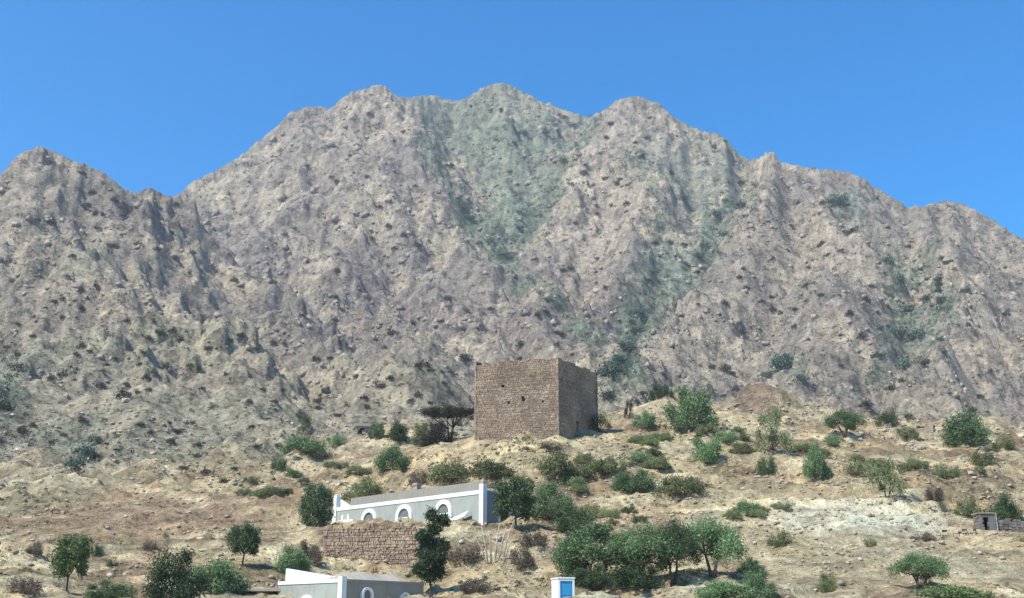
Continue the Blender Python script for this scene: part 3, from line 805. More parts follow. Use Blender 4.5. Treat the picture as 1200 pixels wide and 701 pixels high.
for k in range(16):      # earth heaped over the back of the roof
    a0, a1 = .3 + k * (LR - .5) / 16, .3 + (k + 1) * (LR - .5) / 16
    h0, h1 = [-.13 + (.78 + .08 * math.sin(q * 2.3)) * min(max((q - .3) / 1.6, 0), 1) ** .6 * (min(max((LR - .2 - q) / .5, 0), 1) ** .5) for q in (a0, a1)]
    er.add([(a0, .3, Ht - .14), (a1, .3, Ht - .14), (a1, 2.1, Ht + h1), (a0, 2.1, Ht + h0), (a1, 3.6, Ht - .14), (a0, 3.6, Ht - .14)], [(0, 1, 2, 3), (3, 2, 4, 5)])
xf(er, mR).build('roof_earth', M['earth'], lh)
arch_window(lh, LL - 3.3, Ht - 2.3, 1.15, 1.5, mL, 0, 0.2)
arch_window(lh, 2.0, Ht - 1.95, .95, 1.6, mR, 0, 0.17)
arch_window(lh, 5.3, Ht - 2.0, .85, 1.4, mR, 0, 0.17)
# open lean-to beside it
sp = at(303, 690, 74.5)
sh = empty('lean_to', (sp[0], sp[1], sp[2] - 2.3)); tag(sh, 'open lean-to shed with a pale roof beam beside the low grey house', 'shed')
ms = frame((0, 0, 0), (1, -.12))
xf(MB().box(-1.75, 1.7, -.3, 2.6, 2.12, 2.3, .03), ms).build('roof_slab', M['pink'], sh)
for xx in (-1.6, -.1, 1.45): xf(MB().box(xx, xx + .28, -.1, .15, -1, 2.11, .02), ms).build('post', M['concrete'], sh)
xf(MB().box(-1.65, 1.6, 2.2, 2.4, -1, 2.11), ms).build('back_wall', M['concrete'], sh)

# whitewashed hut with a blue door
dc = at(664, 699, 70.0)
dz = at(664, 678, 70.0)[2]
hut = empty('door_hut', (dc[0], dc[1], dz - 2.2)); tag(hut, 'small whitewashed hut with a bright blue door', 'hut')
mh = frame((0, 0, 0), (1, .22))
xf(MB().box(-.52, -.4, 0, 1.7, -1, 2.2).box(.4, .52, 0, 1.7, -1, 2.2).box(-.398, .398, 1.5, 1.698, -1, 2.2).box(-.398, .398, .002, .25, 2.05, 2.198), mh).build('wall', M['white'], hut)
xf(MB().box(-.56, .56, -.04, 1.75, 2.2, 2.28), mh).build('roof', M['white'], hut)
dob = xf(MB().box(-.395, .395, .06, .12, -.4, 2.045), mh).build('door', M['blue'], hut)
xf(MB().box(.2, .3, .02, .06, .9, 1.0), mh).build('handle', M['concrete'], dob)
dobp = MB()
for z in (.3, 1.2): dobp.box(-.3, .3, .045, .06, z, z + .7)
xf(dobp, mh).build('panel', M['blue'], dob)

# dark hut on the right hand slope with a dry-stone wall
hp = at(1160, 626, 99.5)
hp[2] = ground(hp[0], hp[1]) + 0.0
kh = empty('dark_hut', tuple(hp)); tag(kh, 'small dark stone hut with an open doorway on the pale slope', 'hut')
mk = frame((0, 0, 0), (1, .1))
hh = 1.95
s1, c1 = MB(), MB()
hol = [(-.75, .0, -.1, 1.5)]
stones(s1, 2.1, hh - .1, hol, .22, .34, .05, x0=-1.05, z0=-.6)
wall_sheet(c1, 2.1, hh - .1, hol, 1.2, x0=-1.05)
xf(s1, mk); xf(c1, mk)
sx = MB()
for xx, dd in ((-1.05, -1), (1.05, 1)):
    s2 = MB(); stones(s2, 1.9, hh - .1, [], .22, .34, .05, z0=-.6)
    if dd < 0: mt = mk @ Matrix.Translation((xx, 1.9, 0)) @ Matrix.Rotation(-math.pi / 2, 4, 'Z')
    else: mt = mk @ Matrix.Translation((xx, 0, 0)) @ Matrix.Rotation(math.pi / 2, 4, 'Z')
    join(s1, xf(s2, mt))
o = s1.build('stonework', M['greyrubble'], kh); o['kind'] = 'stuff'
c1.build('wall_core', M['dark'], kh)  # core coloured near-black so the opening looks unlit
xf(MB().box(-1.2, 1.2, -.2, 2.1, hh - .1, hh + .05, .03), mk).build('roof_slab', M['wood'], kh)
kh.scale = (.66, .66, .8)
xf(MB().box(.02, 1.0, -.08, -.03, 0, 1.5), mk).build('door_leaf', M['paneg'], kh)
xf(MB().tube([(1.12, -.15, -.3), (1.12, -.15, 1.9)], [.07, .06]), mk).build('door_post', M['palewood'], kh)
def dry_wall(p0, p1, h, label, mat, name='dry_stone_wall', ch=.22, cw=.36):
    p0, p1 = np.array(p0), np.array(p1)
    w = empty(name, tuple(p0)); tag(w, label, 'stone wall')
    Wd = float(np.hypot(*(p1 - p0)[:2])); m0 = frame((0, 0, 0), (p1 - p0)[:2])
    sl_ = (p1[2] - p0[2]) / Wd
    out = MB()
    n = max(int(Wd / 1.0), 1)
    for k in range(n):
        for side in (0, 1):
            s_ = MB(); stones(s_, Wd / n, h, [], ch, cw, .07, z0=-.5, tf=lambda x: random.uniform(-.15, .1))
            zz = ground(*(p0[:2] + (p1 - p0)[:2] * (k + .5) / n)) - p0[2]
            if side: mt = m0 @ Matrix.Translation(((k + 1) * Wd / n, .45, zz)) @ Matrix.Rotation(math.pi, 4, 'Z')
            else: mt = m0 @ Matrix.Translation((k * Wd / n, 0, zz))
            join(out, xf(s_, mt))
    o = out.build('stonework', mat, w); o['kind'] = 'stuff'
    return w
def gp(px, py): return hit(px, py)
dry_wall(hp + np.array([.95, .2, 0]), hp + np.array([5.5, .6, 0]), 1.1, 'brown dry stone wall running from the dark hut', M['greyrubble'])
dry_wall(gp(1036, 499), gp(1148, 518), 1.0, 'long pale dry stone wall running down the upper hillside', M['rock'], ch=.3, cw=.6)
dry_wall(gp(1098, 628), gp(1143, 627), .5, 'low pale kerb of stones below the white scree', M['rock'])
# little grey hut on the slope left of the tower
g0 = hit(418, 510)
gh = empty('stone_shelter', tuple(g0)); tag(gh, 'small grey stone shelter with a black doorway left of the tower', 'hut')
k_ = g0[1] / F
mg = frame((0, 0, 0), (1, .25))
Wg, Hg = 34 * k_, 11 * k_
s1, c1 = MB(), MB(); hol = [(1.5 * k_, 7 * k_, -.2, 8.5 * k_)]
stones(s1, Wg, Hg, hol, .4, .7, .08, x0=-2 * k_, z0=-2.0); wall_sheet(c1, Wg, Hg, hol, 2.0, x0=-2 * k_)
o = xf(s1, mg).build('stonework', M['rock'], gh); o['kind'] = 'stuff'
xf(c1, mg).build('wall_core', M['dark'], gh)  # near-black core paints the shelter's doorway dark
xf(MB().box(-2.6 * k_, Wg, -.4, 3.5, Hg - .05, Hg + .5, .06), mg).build('roof_slab', M['concrete'], gh)

# ------------------------------------------------------------------ plants
def leaves_mesh(name, clumps, mat, seed, size=0.16, flat=0.0):
    """many small leaf sprays spread through the clumps (centre, radii, count)"""
    g = np.random.default_rng(seed)
    Cs = []
    for c, r, n in clumps:
        u = g.normal(size=(n, 3)); u /= np.linalg.norm(u, axis=1)[:, None]
        rr = g.uniform(0.15, 1.0, (n, 1)) ** 0.6 * (1 + 0.27 * g.normal(size=(n, 1)))
        Cs.append(np.array(c) + u * rr * np.array(r))
    P = np.concatenate(Cs); n = len(P)
    a = g.normal(size=(n, 3)); a[:, 2] *= 1 - flat; a /= np.linalg.norm(a, axis=1)[:, None]
    b = np.cross(a, g.normal(size=(n, 3))); b /= np.linalg.norm(b, axis=1)[:, None]
    s = (size * g.uniform(0.6, 1.5, (n, 1)))
    a = a * s; b = b * s * 0.5
    Vv = np.stack([P - a, P + b, P + a, P - b], 1).reshape(-1, 3)
    Vv[:, 2] = np.maximum(Vv[:, 2], 0.01)
    return np_mesh(name, Vv, np.arange(4 * n).reshape(-1, 4), mat)
def limbs_mesh(name, ends, mat, seed, fork, r0, stems=1, lean=0.15, n=6):
    g = random.Random(seed)
    mb = MB()
    bases = []
    for k in range(stems):
        a = g.uniform(0, 6.28)
        top = Vector((math.cos(a) * lean * fork, math.sin(a) * lean * fork, fork * g.uniform(.8, 1.15)))
        b0 = Vector((math.cos(a) * r0 * 1.2 * (stems > 1), math.sin(a) * r0 * 1.2 * (stems > 1), -.25))
        mid = b0.lerp(top, .5) + Vector((g.uniform(-.1, .1), g.uniform(-.1, .1), 0)) * fork
        mb.tube([b0, mid, top], [r0 * 1.15, r0 * .85, r0 * .7], n)
        bases.append(top)
    for e in ends:
        e = Vector(e)
        b0 = min(bases, key=lambda q: (q - e).length)
        m1 = b0.lerp(e, .5) + Vector((g.uniform(-.12, .12), g.uniform(-.12, .12), g.uniform(-.02, .12))) * (e - b0).length
        mb.tube([b0, m1, e], [r0 * .5, r0 * .33, r0 * .12], 5)
    return mb.mesh(name, mat, True)
# prototypes: (trunk mesh, crown mesh) each 1 m wide and 1 m high, sized on placement
def proto(kind, seed):
    g = random.Random(seed)
    if kind in ('acacia', 'flat'):
        cl, ends = [], []
        n = 15
        for k in range(n):
            a = k * 2.399 + g.uniform(-.3, .3); r = math.sqrt((k + .5) / n)
            if kind == 'flat': c = (math.cos(a) * r * 2.6, math.sin(a) * r * 2.6, 3.3 + g.uniform(-.12, .25) - .2 * r)
            else: c = (math.cos(a) * r * 2.2, math.sin(a) * r * 2.2, 3.2 + g.uniform(-.4, .35) - 1.5 * r * r)
            q = g.uniform(.75, 1.15)
            cl.append((c, (.8 * q, .8 * q, (.45 if kind == 'flat' else .78) * q), 700 if kind == 'flat' else 950)); ends.append(c)
        return limbs_mesh('trunk', ends, M['bark'], seed, 1.35, .13, 3, .35), leaves_mesh('crown', cl, M['l_mid'] if kind == 'acacia' else M['l_dry'], seed, .07 if kind == 'flat' else .062, .3), 5.4, 4.2
    if kind == 'round':
        cl, ends = [], []
        for k in range(26):
            z = 0.35 + 3.5 * (k + .5) / 26; w = 1.55 * math.sqrt(max(.06, 1 - ((z - 2.0) / 2.15) ** 2)) * .78
            a = k * 2.399 + g.uniform(-.4, .4); c = (math.cos(a) * w, math.sin(a) * w, z)
            cl.append((c, (.6, .6, .55), 420)); ends.append(c)
        cl.append(((0, 0, 2), (1.0, 1.0, 1.6), 700))
        return limbs_mesh('trunk', ends[::3], M['bark'], seed, .9, .14), leaves_mesh('crown', cl, M['l_dark'], seed, .08), 3.5, 4.4
    if kind == 'tall':
        cl, ends = [], []
        spots = [(-.1, 0, 1.55, .62), (.35, .2, 1.75, .6), (-.45, -.1, 2.1, .62), (.45, 0, 2.5, .72), (-.45, .2, 3.0, .78), (.1, -.4, 2.7, .7), (.5, .1, 3.4, .7), (-.35, -.2, 3.9, .68), (.25, .1, 4.4, .66), (.5, .1, 5.0, .58), (.15, 0, 5.35, .5), (0, .4, 3.6, .6)]
        for x, y, z, r in spots:
            for q in range(3):
                c = (x * 1.5 + g.uniform(-.3, .3), y * 1.5 + g.uniform(-.3, .3), z + g.uniform(-.25, .25))
                cl.append((c, (r * .85, r * .85, r * .62), 520))
            ends.append((x * 1.5, y * 1.5, z))
        mb = limbs_mesh('trunk', ends, M['bark'], seed, 1.15, .09, 1, .06)
        return mb, leaves_mesh('crown', cl, M['l_dark'], seed, .07), 3.3, 5.9
    if kind == 'ball':
        cl, ends = [], []
        for k in range(16):
            a = k * 2.399; zz = 1.1 + 1.7 * (k + .5) / 16; w = 1.0 * math.sqrt(max(.05, 1 - ((zz - 1.95) / 1.15) ** 2))
            c = (math.cos(a) * w + g.uniform(-.15, .15), math.sin(a) * w + g.uniform(-.15, .15), zz)
            cl.append((c, (.55 * g.uniform(.7, 1.25), .55 * g.uniform(.7, 1.25), .42), 480)); ends.append(c)
        return limbs_mesh('trunk', ends[::2], M['bark'], seed, 1.0, .09), leaves_mesh('crown', cl, M['l_dark'], seed, .072), 3.0, 3.2
    # bushes: mounds of clumps from the ground up
    cl, ends = [], []
    n = {'bush': 13, 'mat': 14, 'scrub': 9, 'gauze': 12}[kind]
    for k in range(n):
        a = k * 2.399 + g.uniform(-.3, .3); r = math.sqrt((k + .4) / n)
        z = {'bush': 1.35, 'mat': .55, 'scrub': .8, 'gauze': 1.5}[kind] * (1.05 - .75 * r * r) * g.uniform(.55, 1.25)
        c = (math.cos(a) * r * 1.1 + g.uniform(-.3, .3), math.sin(a) * r * 1.1 + g.uniform(-.3, .3), z)
        q = g.uniform(.5, 1.3)
        cl.append((c, (.5 * q, .5 * q, (.45 if kind != 'mat' else .28) * q), {'bush': 620, 'mat': 420, 'scrub': 300, 'gauze': 340}[kind]))
        if kind in ('bush', 'scrub'): cl.append(((c[0] * .8, c[1] * .8, z * .45), (.45, .45, z * .45), 130))
        ends.append(c)
    H_ = {'bush': 1.9, 'mat': .9, 'scrub': 1.25, 'gauze': 2.0}[kind]
    return limbs_mesh('stems', ends, M['bark'], seed, .25, .045, 3, .5, 5), leaves_mesh('foliage', cl, M['l_mid'], seed, {'bush': .046, 'mat': .045, 'scrub': .05, 'gauze': .045}[kind]), 3.1, H_
PROTO = {}
def get_proto(kind, var, mat):
    key = (kind, var, mat)
    if key not in PROTO:
        t, c, w, h = PROTO.setdefault((kind, var), proto(kind, 100 + var * 7 + len(kind)))
        if mat:
            c = c.copy(); c.materials.clear(); c.materials.append(M[mat])
        PROTO[key] = (t, c, w, h)
    return PROTO[key]
def plant(kind, px, py, wpx, hpx, label, cat='shrub', mat=None, var=0, name=None, group=None, Y=None, rz=None):
    p = hit(px, py) if Y is None else None
    if p is None:
        q = at(px, py, Y if Y else 60.0); p = np.array([q[0], q[1], ground(q[0], q[1])])
    t, c, w, h = get_proto(kind, var, mat)
    k = p[1] / F
    sx_, sz_ = wpx * k / w, hpx * k / h
    nm = name or ('acacia_tree' if kind in ('acacia', 'flat') else 'tree' if kind in ('round', 'tall', 'ball') else 'shrub')
    e = empty(nm, (p[0], p[1], p[2] - .04 * hpx * k), random.uniform(0, 6.28) if rz is None else rz, (sx_, sx_, sz_))
    tag(e, label, cat, group)
    link('trunk' if kind in ('acacia', 'flat', 'round', 'tall', 'ball') else 'stems', t, e)
    link('crown' if kind in ('acacia', 'flat', 'round', 'tall', 'ball') else 'foliage', c, e)
    return e
T = 'tree'
plant('round', 370, 621, 42, 56, 'dense dark green round tree at the white-pillared end of the long house', T, var=0, Y=113)
plant('tall', 503, 700, 52, 106, 'tall thin-trunked dark tree standing in front of the long grey house', T, var=0, rz=0.0)
plant('ball', 602, 628, 50, 66, 'round dark tree hiding the end wall of the long grey house', T, var=0, Y=101)
plant('acacia', 700, 690, 120, 82, 'broad spreading acacia with drooping crown behind the blue-door hut', T, var=0)
plant('acacia', 752, 686, 92, 76, 'bushy acacia in the middle of the acacia clump', T, var=1)
plant('acacia', 788, 684, 74, 82, 'dark acacia with forked trunk in the acacia clump', T, mat='l_dark', var=2)
plant('acacia', 836, 676, 88, 76, 'acacia with a bare leaning trunk at the open end of the clump', T, var=3)
plant('acacia', 1080, 692, 74, 48, 'small forked acacia above the green mat on the pale slope', T, var=4)
plant('flat', 526, 507, 66, 46, 'flat-topped dark acacia growing against the tower', T, mat='l_mtn', var=0, Y=146)
plant('bush', 512, 508, 50, 26, 'dark low bush under the flat-topped acacia', mat='l_mtn', var=0, Y=145)
plant('bush', 668, 676, 46, 52, 'leafy green bush leaning on the broad acacia', mat='l_mid', var=3)
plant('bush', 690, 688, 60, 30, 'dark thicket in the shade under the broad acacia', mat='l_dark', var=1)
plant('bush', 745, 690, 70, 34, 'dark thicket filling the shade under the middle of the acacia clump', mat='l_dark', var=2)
plant('mat', 1112, 701, 115, 18, 'flat bright green bush mat in front of the forked acacia', mat='l_light', var=0)
plant('bush', 845, 703, 90, 26, 'low wide green bush below the leaning acacia trunk', var=3)
plant('bush', 890, 700, 48, 32, 'rounded green bush beside the wide low bush', mat='l_mid', var=0)
plant('bush', 970, 694, 38, 22, 'lone dull olive bush on the open sandy slope', mat='l_olive', var=0)
# right-hand hill
plant('bush', 1180, 612, 46, 38, 'dark green bush just above the dark hut', mat='l_dark', var=1)
plant('gauze', 1040, 583, 60, 56, 'tall loose grey-green bush above the white scree', mat='l_grey', var=0)
plant('bush', 957, 561, 36, 48, 'upright green bush on the hillside beside pale boulders', mat='l_mid', var=2)
plant('gauze', 906, 533, 56, 60, 'large hazy grey-green bush on the hill brow', mat='l_grey', var=1)
plant('scrub', 900, 556, 28, 28, 'small dark scrub just below the hazy grey-green bush', mat='l_dark', var=0)
plant('bush', 811, 503, 76, 54, 'broad dark green bush, largest on the hill brow right of the tower', mat='l_mid', var=0)
plant('bush', 829, 543, 54, 38, 'bushy green shrub downhill from the broad brow bush', mat='l_mid', var=1)
plant('bush', 757, 502, 34, 24, 'small round green bush between tower and broad brow bush', mat='l_mid', var=2)
plant('scrub', 775, 466, 38, 22, 'low dark scrub on the crest behind the broad brow bush', mat='l_dark', var=1)
plant('acacia', 990, 512, 56, 36, 'small umbrella-shaped tree on the reddish terrace', T, var=1)
plant('bush', 1133, 523, 74, 52, 'wide green bush at the end of the pale hillside wall', mat='l_mid', var=3)
plant('scrub', 1178, 525, 30, 20, 'olive scrub past the end of the hillside wall', mat='l_olive', var=2)
plant('scrub', 1040, 500, 30, 24, 'dark scrub at the upper end of the pale hillside wall', mat='l_dark', var=0)
plant('gauze', 737, 490, 18, 24, 'thin dark shrub on the bare rise right of the tower', mat='l_mtn', var=1)
plant('gauze', 703, 520, 30, 34, 'grey-green bush against the shaded tower wall', mat='l_grey', var=2, Y=141)
plant('scrub', 1062, 515, 40, 18, 'olive scrub below the pale hillside wall', mat='l_olive', var=1)
plant('scrub', 1150, 545, 40, 20, 'dull olive scrub downhill of the wide green bush', mat='l_olive', var=0)
plant('scrub', 1110, 560, 44, 20, 'greyish scrub clump between the hillside wall and the dark hut', mat='l_grey', var=2)
plant('scrub', 1095, 588, 26, 18, 'dark brown scrub at the top of the white scree', mat='l_dry', var=0)
plant('scrub', 1135, 606, 40, 26, 'dull olive bush at the back of the dark hut', mat='l_olive', var=1)
plant('scrub', 1082, 634, 34, 13, 'dark scrub at the foot of the white scree', mat='l_dry', var=2)
plant('scrub', 1005, 556, 44, 20, 'olive scrub on the reddish bank above the scree', mat='l_olive', var=0)
plant('scrub', 1020, 640, 18, 12, 'tiny olive tuft below the white scree', mat='l_olive', var=2)
plant('scrub', 915, 640, 40, 22, 'olive scrub on the slope above the lone olive bush', mat='l_olive', var=1)
# green mats and shrubs below the tower
plant('mat', 528, 562, 70, 28, 'low green shrub mat on the sandy bank above the long house', mat='l_olive', var=0)
plant('mat', 576, 560, 66, 26, 'olive green mat joining the sandy bank to the tower foot', mat='l_olive', var=1)
plant('mat', 655, 558, 76, 28, 'wide olive shrub mat below the tower door', mat='l_olive', var=2)
plant('mat', 708, 556, 54, 26, 'olive green mat below the shaded tower wall', mat='l_olive', var=0)
plant('bush', 741, 578, 66, 34, 'green shrub in the hollow below the tower', mat='l_mid', var=1)
plant('mat', 800, 580, 68, 28, 'flat olive patch of scrub on the pale slope above the acacias', mat='l_olive', var=1)
plant('bush', 646, 606, 60, 42, 'light green bush next to the round dark tree', mat='l_mid', var=0)
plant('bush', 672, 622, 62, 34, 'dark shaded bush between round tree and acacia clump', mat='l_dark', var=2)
plant('mat', 770, 550, 44, 16, 'small olive mat on the stony slope', mat='l_olive', var=2)
plant('scrub', 640, 528, 56, 12, 'flat brown scrub on the sand at the tower corner', mat='l_dry', var=2)
plant('scrub', 690, 608, 36, 22, 'dull scrub above the acacia clump', mat='l_olive', var=0)
plant('bush', 880, 672, 34, 20, 'low green bush beside the leaning acacia', mat='l_mid', var=2)
# between the left slope and the tower
plant('bush', 459, 549, 48, 36, 'round dark green shrub on the sandy shoulder left of the tower', mat='l_mid', var=1)
plant('bush', 466, 518, 34, 30, 'dark bush uphill of the round shrub', mat='l_dark', var=3)
plant('bush', 494, 522, 34, 28, 'olive bush between flat-topped acacia and round shrub', mat='l_olive', var=0)
plant('scrub', 441, 513, 28, 26, 'dark scrub at the end of the grey shelter', mat='l_dark', var=1)
plant('gauze', 357, 510, 24, 36, 'thin grey upright bush left of the grey shelter', mat='l_grey', var=0)
plant('mat', 358, 532, 66, 26, 'wide dull green shrub mat below the grey shelter', mat='l_mid', var=0)
plant('scrub', 326, 550, 24, 24, 'small dark green shrub below the wide mat', mat='l_mid', var=2)
plant('scrub', 395, 522, 30, 16, 'low green scrub below the shelter doorway', mat='l_mid', var=0)
plant('bush', 428, 584, 58, 34, 'green shrub behind the long house roof', mat='l_olive', var=2, Y=128)
plant('scrub', 492, 566, 40, 18, 'brown scrub on the sandy bank behind the long house', mat='l_dry', var=1)
# lower left
plant('ball', 80, 694, 44, 70, 'light green leafy tree on the reddish slope', T, mat='l_light', var=1)
plant('bush', 204, 704, 80, 60, 'big dark green bush, largest at the foot of the reddish slope', mat='l_dark', var=0)
plant('bush', 256, 696, 76, 48, 'spreading mid-green bush beside the lean-to', mat='l_mid', var=3)
plant('ball', 285, 662, 40, 50, 'small dark green tree on the bank above the spreading bush', T, mat='l_dark', var=2)
plant('bush', 128, 703, 70, 24, 'low green bush row at the foot of the reddish slope', mat='l_mid', var=2)
plant('bush', 342, 674, 56, 40, 'green bush left of the rubble wall', mat='l_mid', var=1)
plant('bush', 362, 662, 38, 34, 'dark purplish bush in the shade of the rubble wall', mat='l_dry', var=1)
plant('scrub', 114, 652, 20, 18, 'small round dark shrub on the reddish slope', mat='l_dark', var=0)
plant('scrub', 131, 664, 16, 12, 'tiny dark shrub below the round one', mat='l_dark', var=2)
plant('scrub', 28, 696, 44, 24, 'dark brown scrub at the edge of the reddish slope', mat='l_dry', var=0)
plant('scrub', 40, 650, 24, 18, 'small dark scrub on the reddish slope near the light green tree', mat='l_dry', var=1)
plant('scrub', 175, 645, 22, 16, 'brown tuft uphill of the big dark bush', mat='l_dry', var=2)
# by the sticks and the hut
plant('scrub', 612, 664, 46, 26, 'heap of dry brown brush right of the bare pale stems', mat='l_dry', var=1, name='brush_heap')
plant('scrub', 545, 660, 50, 24, 'dry brown scrub between the tall tree and the bare stems', mat='l_dry', var=0)
plant('scrub', 560, 694, 56, 18, 'thin dry scrub on the sandy bank', mat='l_dry', var=2)
plant('scrub', 625, 640, 40, 22, 'brown brush above the dry heap', mat='l_dry', var=0)
# leafless shrub of pale stems
q = hit(580, 657)
ls = empty('leafless_shrub', tuple(q)); tag(ls, 'leafless shrub of pale fanned stems below the long house', 'shrub')
kq = q[1] / F
for dx0, dx1, hgt, r in ((-8, -16, 40, .07), (-4, -7, 34, .08), (0, 5, 44, .085), (4, 13, 40, .08), (8, 22, 48, .07), (-10, -22, 26, .05), (10, 24, 30, .05), (2, 18, 30, .05)):
    yy = random.uniform(-.5, .5)
    MB().tube([(dx0 * kq, yy, -.2), ((dx0 * .6 + dx1 * .4) * kq, yy, hgt * .5 * kq), (dx1 * kq, yy * 1.6, hgt * kq)], [r, r * .8, r * .45], 6).build('stem', M['palewood'], ls, True)
# pale bundle below the light green bush
q = hit(653, 617)
g_ = MB()
n_, m2_ = 12, 7
for i in range(m2_ + 1):
    f = i / m2_
    for k in range(n_):
        a = 2 * math.pi * k / n_
        rr = .36 * math.sin(math.pi * min(.97, .12 + f * .85)) ** .7 * (1 + .12 * math.sin(3 * a + 4 * f)) * (1 - .25 * f)
        g_.v.append((rr * math.cos(a), rr * .7 * math.sin(a), f * .6 - .1))
for i in range(m2_):
    for k in range(n_): g_.f.append((i * n_ + k, i * n_ + (k + 1) % n_, (i + 1) * n_ + (k + 1) % n_, (i + 1) * n_ + k))
g_.f.append(tuple(range(m2_ * n_, (m2_ + 1) * n_)))
o = g_.build('sack', M['white'], None, True); o.location = tuple(q)
tag(o, 'white filled sack on the ground beside the dark shaded bush', 'sack')

# ------------------------------------------------------------------ mountain shrubs
def shrub_mesh(seed, mat, n=5, per=34):
    g = random.Random(seed); cl = []
    for k in range(n):
        a = k * 2.399; r = math.sqrt((k + .3) / n)
        cl.append(((math.cos(a) * r * .8, math.sin(a) * r * .8, .75 * (1.15 - .6 * r) * g.uniform(.7, 1.2)), (.5, .5, .48), per))
    if per < 12: return leaves_mesh('mountain_shrub', cl, mat, seed, .2)
    return leaves_mesh('mountain_shrub', cl, mat, seed, .11 if per > 40 else .16)
SH = [shrub_mesh(300 + k, M['l_mtn'] if k < 4 else M['l_mtng'], 5 + k % 3, 70) for k in range(7)]
VIS = np.maximum.accumulate(np.where(GY > 30, EL, -9), axis=1)
def visible_point(g):
    while True:
        px, py = g.uniform(-20, 1215), g.uniform(105, 560)
        p = hit(px, py)
        if p is not None and p[1] > 185 and hit(px, py - 9) is not None: return px, py, p
MARK = [(395, 315, 12), (455, 262, 11), (388, 203, 10), (430, 205, 9), (360, 195, 9), (487, 215, 10), (490, 285, 12), (410, 180, 8), (335, 230, 8), (275, 325, 14), (205, 300, 14), (98, 240, 16), (145, 250, 14), (60, 257, 16), (82, 280, 12), (132, 283, 18), (160, 283, 12), (180, 434, 12), (118, 448, 16), (145, 458, 26), (243, 405, 14), (370, 418, 16), (320, 400, 12), (710, 333, 12), (660, 315, 11), (700, 300, 10), (628, 300, 14), (675, 260, 9), (690, 215, 8), (745, 165, 8), (850, 168, 8), (868, 212, 12), (700, 248, 9), (240, 550, 14), (300, 520, 16), (275, 545, 14), (215, 545, 12), (262, 560, 14), (20, 425, 22), (5, 470, 26), (25, 500, 20), (60, 440, 14), (985, 290, 12), (1000, 265, 14), (960, 285, 10), (935, 235, 9), (905, 300, 10), (1015, 350, 14), (1010, 390, 16), (1045, 450, 18), (1015, 470, 22), (1180, 370, 14), (1100, 330, 12), (1085, 420, 18), (870, 390, 14), (850, 430, 18), (905, 360, 12), (525, 345, 14), (460, 385, 18), (495, 420, 22), (545, 415, 22), (575, 360, 12), (610, 400, 16), (640, 365, 12)]
GULLY = [(745, 390, 26, 34), (733, 412, 34, 36), (716, 440, 38, 40), (750, 372, 20, 22), (712, 465, 26, 26), (725, 425, 26, 24), (100, 535, 30, 44), (88, 548, 28, 26), (112, 520, 22, 24), (918, 432, 40, 34), (940, 446, 24, 22), (902, 440, 24, 20), (1055, 335, 24, 26), (1040, 310, 22, 24), (1062, 365, 26, 26), (1050, 395, 30, 28), (1085, 350, 20, 22), (1105, 352, 20, 28), (1075, 395, 26, 24), (982, 240, 30, 22), (995, 275, 14, 14), (590, 300, 20, 24), (575, 285, 16, 20), (608, 270, 18, 18), (800, 235, 16, 16), (840, 255, 22, 24), (850, 275, 20, 22), (825, 290, 16, 18), (870, 240, 18, 18), (818, 305, 16, 16), (762, 330, 14, 16), (540, 240, 14, 24), (548, 258, 14, 20), (615, 185, 12, 12), (660, 190, 12, 14), (1030, 420, 24, 22), (1060, 430, 24, 20)]
gs = random.Random(5)
items = []
for px, py, w in MARK: items.append((px, py + w * .4, w, gs.randrange(4), hit(px, py + w * .4)))
for px, py, w, h in GULLY: items.append((px, py, w, 4 + gs.randrange(3), hit(px, py)))
gl_extra = []
for px, py in GPTS:
    for q_ in range(10):
        a, b = px + gs.gauss(0, 11), py + gs.gauss(0, 11)
        gl_extra.append((a, b, gs.uniform(4, 10), 4 + gs.randrange(3), hit(a, b)))
gl_extra = [g for g in gl_extra if g[4] is not None and g[4][1] > 200]
ng = np.random.default_rng(44)
gul = [(580, 240, 60, 70), (620, 170, 70, 40), (830, 250, 55, 70), (1070, 370, 55, 70), (760, 350, 30, 60), (990, 250, 30, 25)]
cand = []
while len(cand) < 6200:
    px, py, p = visible_point(ng)
    dens = 0.55 + 0.5 * float(gnoise(np.array([p[0] / 45]), np.array([p[1] / 45]), 77)[0])
    ing = any(((px - a) / c) ** 2 + ((py - b) / d) ** 2 < 1 for a, b, c, d in gul)
    if ing: dens += .35
    if ng.uniform() > dens: continue
    w = float(np.clip(ng.lognormal(1.5, .42), 2.2, 13)) * (1.25 if p[1] < 320 else 1.0)
    cand.append((px, py, w, (4 + int(ng.integers(3))) if ing else int(ng.integers(4)), p))
cand += gl_extra
cand.sort(key=lambda c: -c[2])
nind = 298 - len(items)
for k, (px, py, w, kind, p) in enumerate(items + cand[:nind]):
    if p is None: continue
    o = link('mountain_shrub', SH[kind])
    s_ = w * p[1] / F / 2.3
    green = kind >= 4
    o.location = (p[0], p[1], p[2] - .12 * s_)
    o.scale = (s_, s_, s_ * gs.uniform(.75, 1.2)); o.rotation_euler = (0, 0, gs.uniform(0, 6.28))
    if green and 690 < px < 760 and py > 360: tag(o, 'dark green bush in the gully mouth behind the tower', 'shrub', 'bushes in the gully mouth behind the tower')
    elif green and px < 130: tag(o, 'green bush in a hollow of the yellowish spur above the reddish slope', 'shrub', 'bushes in the hollow of the yellowish spur')
    elif green and 895 < px < 945 and py > 420: tag(o, 'green bush at the mountain foot behind the hazy grey-green bush', 'shrub', 'bushes at the mountain foot behind the hill brow')
    elif green: tag(o, 'grey-green shrub growing in a mountain gully', 'shrub', 'shrubs in the mountain gullies')
    else: tag(o, 'small dark shrub rooted among bare mountain rocks', 'shrub', 'dark shrubs dotted over the mountain')
